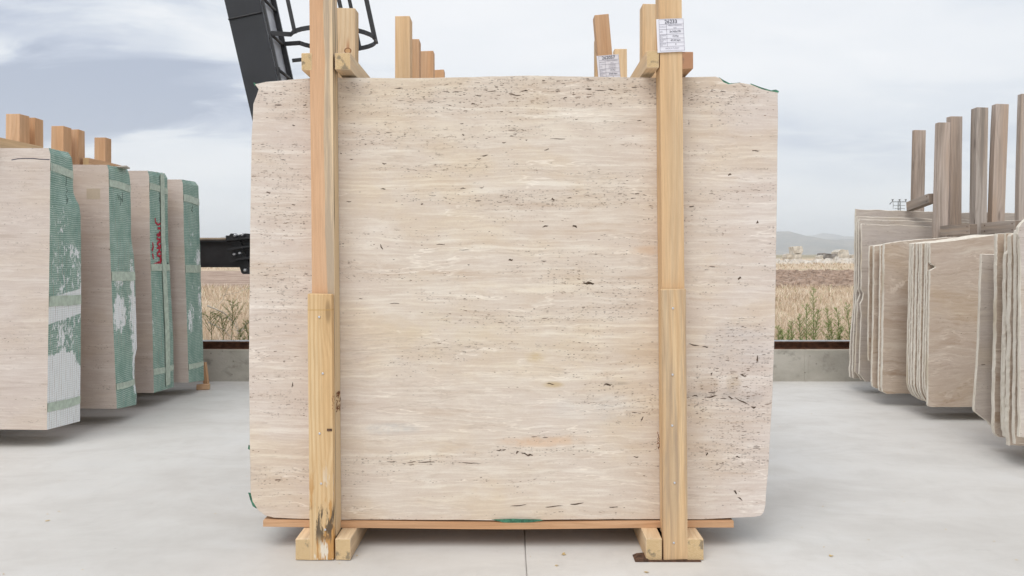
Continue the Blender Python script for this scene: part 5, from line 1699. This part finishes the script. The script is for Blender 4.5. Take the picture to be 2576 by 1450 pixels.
rpost('single weathered post furthest back on the right, near the pylon', 2318, 2313, 327, 6.56, 28, 0.045, 'old')
rpost('broad weathered post left of the close pair, wavy grain', 2372, 2367, 308, 6.04, 30, 0.05, 'old')
rpost('weathered post right of the close pair with a knotty stain halfway down', 2409, 2407, 293, 6.20, 29, 0.065, 'old')
rpost('straight grey-sided weathered post standing between the two short tie bars', 2475, 2470, 271, 6.04, 29, 0.078, 'old_grey')
rpost('tallest weathered post, leaning to the right beside the grey-sided one', 2526, 2514, 262, 6.06, 32, 0.06, 'old')
rpost('weathered post cut by the picture edge on the right', 2592, 2583, 237, 6.02, 38, 0.05, 'old_grey')


def rbar(label, u_front, u_rear, v_top, v_bot, y0, mt, tilt=0.0):
    X = P(u_front, 0, y0).x
    y1 = X * FPX / (u_rear - CX)
    w = 0.055
    a = P(0, v_top, y0).z; b2 = P(0, v_bot, y0).z
    o = timber('tie_bar', None, w, a - b2, y1 - y0, (X + w / 2, y0, (a + b2) / 2), ROT_Y, mt, 'end_old')
    tag(o, label, 'tie bar', 'weathered tie bars over the right stacks')
    o.rotation_euler = (math.radians(-90) - tilt, 0, 0)
    for (yy) in (y0 + .03, y1 - .05):
        for zz in (.25, .75):
            n_ = bmesh.new()
            tube_bm(n_, [(0.002, 0, 0), (-.0018, 0, 0)], .004, 8)
            ob = link('nail_head', bm_mesh(n_, 'nail_head'), M['bark'])
            ob.parent = o
            ob.matrix_parent_inverse = Matrix.Identity(4)
            R = Euler((math.radians(-90) - tilt, 0, 0)).to_matrix().to_4x4(); R.translation = o.location
            wpos = Vector((X, yy, b2 + (a - b2) * zz - math.tan(tilt) * (yy - y0)))
            ob.matrix_local = R.inverted() @ Matrix.Translation(wpos)
    return o


rbar('short weathered tie bar sloping up to the broad post, highest of the three bars', 2336, 2280, 487, 511, 6.13, 'old_grey', 0.13)
rbar('short weathered tie bar between the close pair of posts and the grey-sided post', 2439, 2366, 564, 590, 5.62, 'old_grey')
rbar('long weathered tie bar right of the grey-sided post, nearest the picture edge', 2553, 2467, 555, 586, 5.58, 'old_grey')

# ------------------------------------------------------------------ beyond the wall
def quarry_block(pxs, d, depth, mat, label, name='quarry_block', jit=0.12):
    poly = [P(u, v, d) for u, v in pxs]
    org = Vector((sum(p.x for p in poly) / len(poly), d, min(p.z for p in poly)))
    pp = densify([(p.x - org.x, p.z - org.z) for p in poly], 0.35, jit, rnd.random() * 99)
    bm = bmesh.new()
    n = len(pp)
    A = [bm.verts.new((p.x, 0 + rnd.uniform(-.1, .1), p.y)) for p in pp]
    B = [bm.verts.new((p.x * .92, depth, p.y * .96)) for p in pp]
    bm.faces.new(A); bm.faces.new(B[::-1])
    for i in range(n): bm.faces.new([A[i], B[i], B[(i + 1) % n], A[(i + 1) % n]])
    bmesh.ops.recalc_face_normals(bm, faces=bm.faces[:])
    bmesh.ops.triangulate(bm, faces=[f for f in bm.faces if len(f.verts) > 4])
    o = link(name, bm_mesh(bm, name), M[mat], None, org)
    tag(o, label, 'stone block', 'quarry blocks on the field edge')


quarry_block([(1998, 639), (1996, 621), (2006, 619.5), (2019, 620), (2020, 632), (2017, 639)], 112, 2.2, 'rubble', 'overhanging upper block of the tall pale stone pile in the field')
quarry_block([(1998, 662), (1998, 639.3), (2016, 639.3), (2018, 662)], 112, 2.0, 'rubble', 'tall pale block carrying the overhanging one in the field')
quarry_block([(1980, 662), (1979, 640), (1988, 638), (1997, 641), (1997, 662)], 113, 2.0, 'rubble', 'lower pale block left beside the tall stone pile')
quarry_block([(2074, 662), (2071, 642), (2073, 638), (2104, 638.5), (2105, 643), (2096, 648), (2092, 662)], 106, 2.4, 'rubble_dark', 'dark-crusted stone block between the pale ones in the field')
quarry_block([(2062, 663), (2061, 645), (2071, 642), (2073, 663)], 105, 1.6, 'rubble', 'narrow brown-white block left of the dark-crusted one')
quarry_block([(2110, 660), (2108, 634), (2114, 629), (2134, 629), (2137, 640), (2137, 660)], 108, 2.4, 'rubble', 'big squarish block at the right of the quarry pile')
quarry_block([(2104, 664), (2112, 645), (2119, 649), (2124, 664)], 103, 1.3, 'rubble_white', 'white leaning triangular block in front of the squarish one')
quarry_block([(2140, 662), (2142, 643), (2155, 640), (2170, 648), (2172, 662)], 109, 2.4, 'rubble', 'pale block half hidden behind the furthest right slab stack')


def rocks(name, n, xr, yr, sr, mat, seed, z=-0.06, hump=0.0):
    r = np.random.RandomState(seed)
    base = [(-1, -1, -1), (1, -1, -1), (1, 1, -1), (-1, 1, -1), (-1, -1, 1), (1, -1, 1), (1, 1, 1), (-1, 1, 1)]
    vs, fs = [], []
    for i in range(n):
        x = r.uniform(*xr); y = r.uniform(*yr); s = sr[0] + (sr[1] - sr[0]) * r.rand() ** 2
        hz_ = hump * math.exp(-((y - (yr[0] + yr[1]) / 2) / (0.3 * (yr[1] - yr[0]))) ** 2) * r.rand()
        k = len(vs); rot = r.rand() * 6
        for (a, b_, c) in base:
            f = 1 if c < 0 else 0.55 + 0.3 * r.rand()
            px_ = (a * f * s + r.uniform(-.2, .2) * s); py_ = (b_ * f * s * .8 + r.uniform(-.2, .2) * s)
            vs.append((x + px_ * math.cos(rot) - py_ * math.sin(rot), y + px_ * math.sin(rot) + py_ * math.cos(rot), z + hz_ + (c + .6) * s * .5 + r.uniform(-.1, .1) * s))
        for q in [(0, 3, 2, 1), (4, 5, 6, 7), (0, 1, 5, 4), (1, 2, 6, 5), (2, 3, 7, 6), (3, 0, 4, 7)]: fs.append(tuple(k + j for j in q))
    o = raw_mesh(name, vs, fs, [M[mat]])
    o['kind'] = 'stuff'
    return o


rocks('quarry_rubble', 520, (20, 70), (95, 104), (0.12, 0.60), 'rubble_white', 4, hump=0.35)
rocks('ploughed_clods', 9000, (4, 30), (27.5, 55), (0.03, 0.16), 'soil_clod', 5)

# power pole
pp = P(2262, 507, 100)
pt_ = thing('power_pole', 'grey steel power pole with crossarm and insulators rising behind the right stacks', 'pole', (pp.x, 100, -0.06))
bm = bmesh.new()
for sx_ in (-.16, .16): bar_between(bm, (sx_ * 1.6, 0, 0), (sx_ * .7, 0, pp.z + .1), .09, .09)
for k in range(14):
    z = .5 + k * (pp.z - .6) / 14
    bar_between(bm, (-.2, 0, z), (.2, 0, z + .4), .05, .05)
link('pole_mast', bm_mesh(bm, 'pole_mast'), M['pole'], pt_)
bm = bmesh.new(); bar_between(bm, (-.9, 0, pp.z), (.9, 0, pp.z), .09, .08)
bar_between(bm, (-.9, 0, pp.z), (-1.2, 0, pp.z - .3), .1, .08)
link('crossarm', bm_mesh(bm, 'crossarm'), M['pole'], pt_)
bm = bmesh.new(); bar_between(bm, (-.75, 0, pp.z - .45), (.75, 0, pp.z - .45), .06, .05); bar_between(bm, (-.6, 0, pp.z - .85), (.7, 0, pp.z - .85), .06, .05)
bar_between(bm, (-.75, 0, pp.z - .1), (-.75, 0, pp.z - .9), .04, .04)
link('crossarm', bm_mesh(bm, 'crossarm'), M['pole'], pt_)
for x in (-.82, 0.05, .82):
    bm = bmesh.new(); tube_bm(bm, [(x, 0, pp.z + .05), (x, 0, pp.z + .15), (x, 0, pp.z + .2), (x, 0, pp.z + .34)], [.05, .05, .12, .12], 8)
    link('insulator', bm_mesh(bm, 'insulator'), M['pole'], pt_)


# dry grass: one mass of bent blades
def grass(name, n, yr, xk, hr, seed, bw=0.004, mat='grass', ypow=1.0, clump=0.5):
    r = np.random.RandomState(seed)
    y = yr[0] + (yr[1] - yr[0]) * r.rand(n) ** ypow
    x = (r.rand(n) * 2 - 1) * xk * y
    # clumpiness: pull blades towards random tuft centres
    nt = n // 14
    ty = yr[0] + (yr[1] - yr[0]) * r.rand(nt) ** ypow; tx = (r.rand(nt) * 2 - 1) * xk * ty
    ti = r.randint(0, nt, n); use = r.rand(n) < clump
    x = np.where(use, tx[ti] + r.normal(0, .05, n), x); y = np.where(use, ty[ti] + r.normal(0, .05, n), y)
    y = np.maximum(y, yr[0])
    dens = np.array([mnoise.noise(Vector((a * .5, b * .4, 3))) for a, b in zip(x, y)])
    keep = r.rand(n) < 0.75 + dens * 0.9
    x, y, dens = x[keep], y[keep], dens[keep]; n = len(x)
    h = (hr[0] + (hr[1] - hr[0]) * r.rand(n) ** 1.8) * (1 + dens * .7)
    th = r.rand(n) * 2 * PI
    lean = np.abs(r.normal(0.35, 0.38, n)) * h
    w = bw * (0.6 + 0.8 * r.rand(n)) * (1 + (y - yr[0]) / 14)
    z0 = np.full(n, -0.06)
    dx, dy = np.cos(th) * lean, np.sin(th) * lean
    ph = r.rand(n) * 2 * PI
    wx, wy = np.cos(ph) * w, np.sin(ph) * w
    V = np.zeros((n, 5, 3))
    V[:, 0] = np.stack([x - wx, y - wy, z0], 1); V[:, 1] = np.stack([x + wx, y + wy, z0], 1)
    V[:, 2] = np.stack([x + dx * .35 + wx * .8, y + dy * .35 + wy * .8, z0 + h * .6], 1)
    V[:, 3] = np.stack([x + dx * .35 - wx * .8, y + dy * .35 - wy * .8, z0 + h * .6], 1)
    V[:, 4] = np.stack([x + dx, y + dy, z0 + h * (1 - .25 * r.rand(n))], 1)
    me = bpy.data.meshes.new(name)
    me.vertices.add(n * 5); me.vertices.foreach_set('co', V.reshape(-1))
    li = np.zeros((n, 7), dtype=np.int32); b = np.arange(n) * 5
    for k, q in enumerate((0, 1, 2, 3, 3, 2, 4)): li[:, k] = b + q
    me.loops.add(n * 7); me.loops.foreach_set('vertex_index', li.reshape(-1))
    me.polygons.add(n * 2)
    ls = np.zeros((n, 2), dtype=np.int32); ls[:, 0] = np.arange(n) * 7; ls[:, 1] = ls[:, 0] + 4
    me.polygons.foreach_set('loop_start', ls.reshape(-1))
    me.update(calc_edges=True); me.validate()
    o = link(name, me, M[mat])
    o['kind'] = 'stuff'
    return o


grass('dry_grass', 150000, (7.35, 15), 0.62, (0.06, 0.30), 1, 0.0020, ypow=1.3)
grass('dry_grass', 70000, (15, 27.5), 0.50, (0.05, 0.20), 2, 0.004, ypow=1.2)
grass('dry_grass', 16000, (57, 98), 0.48, (0.10, 0.30), 3, 0.010)


# green weeds just behind the wall
def weed(u, v_top, d, label, style, seed):
    r = random.Random(seed)
    top = P(u, v_top, d)
    h = top.z + 0.06
    lean = r.uniform(-.05, .05)
    org = Vector((top.x - lean, d, -0.06))
    t_ = thing('weed_plant', label, 'weed', org, 'green weeds behind the wall')
    def axis(s): return Vector((lean * s * s, 0.02 * math.sin(s * 3 + seed), h * s))
    bm = bmesh.new()
    tube_bm(bm, [axis(i / 10) for i in range(11)], [0.0055 * (1 - .75 * i / 10) for i in range(11)], 6)
    sb = []
    nb = 16 if style == 'umbrella' else 26
    for k in range(nb):
        s = (0.62 + .36 * k / nb) if style == 'umbrella' else (0.38 + 0.6 * k / nb)
        a = r.random() * 2 * PI
        ln = (0.16 * (1.15 - s) + .05) if style == 'umbrella' else 0.10 * (1.12 - s) + .012
        up = 0.9 if style == 'umbrella' else 1.1
        p0 = axis(s); p1 = p0 + Vector((math.cos(a) * ln, math.sin(a) * ln, ln * up))
        if style == 'umbrella': p1.z = h * (0.93 + .07 * r.random())
        sb.append((p0, p1)); tube_bm(bm, [p0, (p0 + p1) / 2 + Vector((0, 0, .006)), p1], [.0022, .0016, .001], 4, cap=False)
    link('stem', bm_mesh(bm, 'stem'), M['stem'], t_)
    vs, fs = [], []
    def leaf(p, d_, L, w):
        d_ = d_.normalized(); s = d_.cross(Vector((r.uniform(-1, 1), r.uniform(-1, 1), r.uniform(-1, 1))))
        if s.length < 1e-3: return
        s.normalize(); k = len(vs)
        vs.extend([p, p + d_ * L * .45 + s * w, p + d_ * L, p + d_ * L * .45 - s * w]); fs.append((k, k + 1, k + 2, k + 3))
    n = int(100 * h)
    for i in range(n):
        s = 0.08 + 0.9 * r.random()
        a = r.random() * 2 * PI
        el = r.uniform(.1, .9)
        L = (0.055 if style != 'umbrella' else .045) * (1.15 - s * .75)
        leaf(axis(s), Vector((math.cos(a), math.sin(a), el)), L * r.uniform(.6, 1.2), 0.0020)
    for p0, p1 in sb:
        for i in range(11):
            q = p0.lerp(p1, 0.15 + .85 * r.random())
            a = r.random() * 2 * PI
            leaf(q, Vector((math.cos(a), math.sin(a), .7)), r.uniform(.010, .030), .0022)
    f_ = raw_mesh('leaves', vs, fs, [M['leaf']], t_)


weeds = [(2048, 722, 7.75, 'tallest green weed behind the wall, rising above the ploughed field edge', 'spike'), (2029, 764, 7.6, 'bushy green weed just left of the tallest one', 'spike'),
         (2060, 778, 7.9, 'thin green weed crowding the foot of the tallest one on its right', 'spike'), (2078, 776, 7.7, 'slender pale weed right of the tallest clump', 'spike'),
         (2103, 774, 7.7, 'slim straight weed halfway between the tallest clump and the slab stack', 'spike'), (2129, 762, 7.8, 'green weed standing right beside the furthest slab stack', 'spike'),
         (2012, 792, 7.7, 'thin leaning weed left of the bushy one', 'spike'), (1994, 808, 7.6, 'short green weed nearer the big slab than the leaning one', 'spike'),
         (2090, 806, 7.9, 'small low weed between the slender and the slim straight ones', 'spike'), (1954, 822, 7.6, 'low weed closest to the big slab edge', 'spike'),
         (1966, 830, 7.7, 'smallest low weed beside the one at the big slab edge', 'spike'), (2115, 822, 7.7, 'low brownish weed at the foot of the slab stack', 'spike'), (1984, 832, 7.8, 'low weed before the short green one', 'spike'),
         (583.5, 754, 7.6, 'umbrella-topped green weed under the crane knuckle', 'umbrella'), (555, 788, 7.6, 'middle-sized weed left of the umbrella-topped one', 'umbrella'),
         (530, 780, 7.6, 'green weed beside the furthest left bundle', 'umbrella'), (619, 806, 7.6, 'narrow green weed at the left edge of the big slab', 'spike'), (605, 826, 7.7, 'tiny weed between the umbrella-topped one and the big slab', 'spike')]
for i, w in enumerate(weeds): weed(*w[:3], w[3], w[4], 300 + i)

# bleached dead branches in the left gap
bt = thing('dead_branch', 'bleached dead branches lying in the dry grass under the crane beam', 'branch', P(600, 830, 8.0))
bo = P(600, 830, 8.0)
for path, rad in [([(522, 770), (560, 785), (590, 815), (602, 840)], .007), ([(523, 812), (560, 828), (585, 850)], .006), ([(602, 838), (620, 815), (632, 803)], .006), ([(600, 845), (598, 822), (592, 800)], .004),
                  ([(640, 828), (600, 832), (580, 828)], .004), ([(560, 785), (548, 800)], .003), ([(575, 720), (560, 755), (545, 775)], .003), ([(640, 720), (600, 735), (560, 745)], .003)]:
    bm = bmesh.new()
    q = [P(u, v, 7.9 + .1 * rnd.random()) - bo for u, v in path]
    qq = []
    for a, b_ in zip(q, q[1:]):
        for k in range(4): qq.append(a.lerp(b_, k / 4) + Vector((rnd.uniform(-.006, .006), 0, rnd.uniform(-.006, .006))))
    qq.append(q[-1])
    tube_bm(bm, qq, [rad * (1 - .6 * i / len(qq)) for i in range(len(qq))], 6)
    link('branch', bm_mesh(bm, 'branch'), M['twig'], bt)

# small litter on the floor
r = random.Random(8)
vs, fs = [], []
spots = [(1420, 1396), (1628, 1442), (2092, 1400), (122, 1310), (1398, 1425)]
for (u, v) in spots:
    d = FPX * CAMH / (v - HY)
    spots_p = P(u, v, d)
    for j in range(3):
        x = spots_p.x + r.uniform(-.005, .005); y = spots_p.y + r.uniform(-.01, .01); a = r.random() * 6; s = r.uniform(.003, .007)
        k = len(vs)
        for (c, e) in ((-1, -.5), (1, -.5), (1.2, .5), (-.8, .6)):
            vs.append((x + (c * math.cos(a) - e * math.sin(a)) * s, y + (c * math.sin(a) + e * math.cos(a)) * s, .0015 + r.uniform(0, .002)))
        fs.append((k, k + 1, k + 2, k + 3))
for j in range(240):
    x = r.uniform(-3.5, 3.5); y = r.uniform(2.0, 6.8); a = r.random() * 6; s = r.uniform(.0015, .005); k = len(vs)
    for (c, e) in ((-1, -.4), (1, -.4), (1.2, .4), (-.8, .5)):
        vs.append((x + (c * math.cos(a) - e * math.sin(a)) * s, y + (c * math.sin(a) + e * math.cos(a)) * s, .0012 + r.uniform(0, .0015)))
    fs.append((k, k + 1, k + 2, k + 3))
o = raw_mesh('floor_litter', vs, fs, [M['chip']])
o['kind'] = 'stuff'
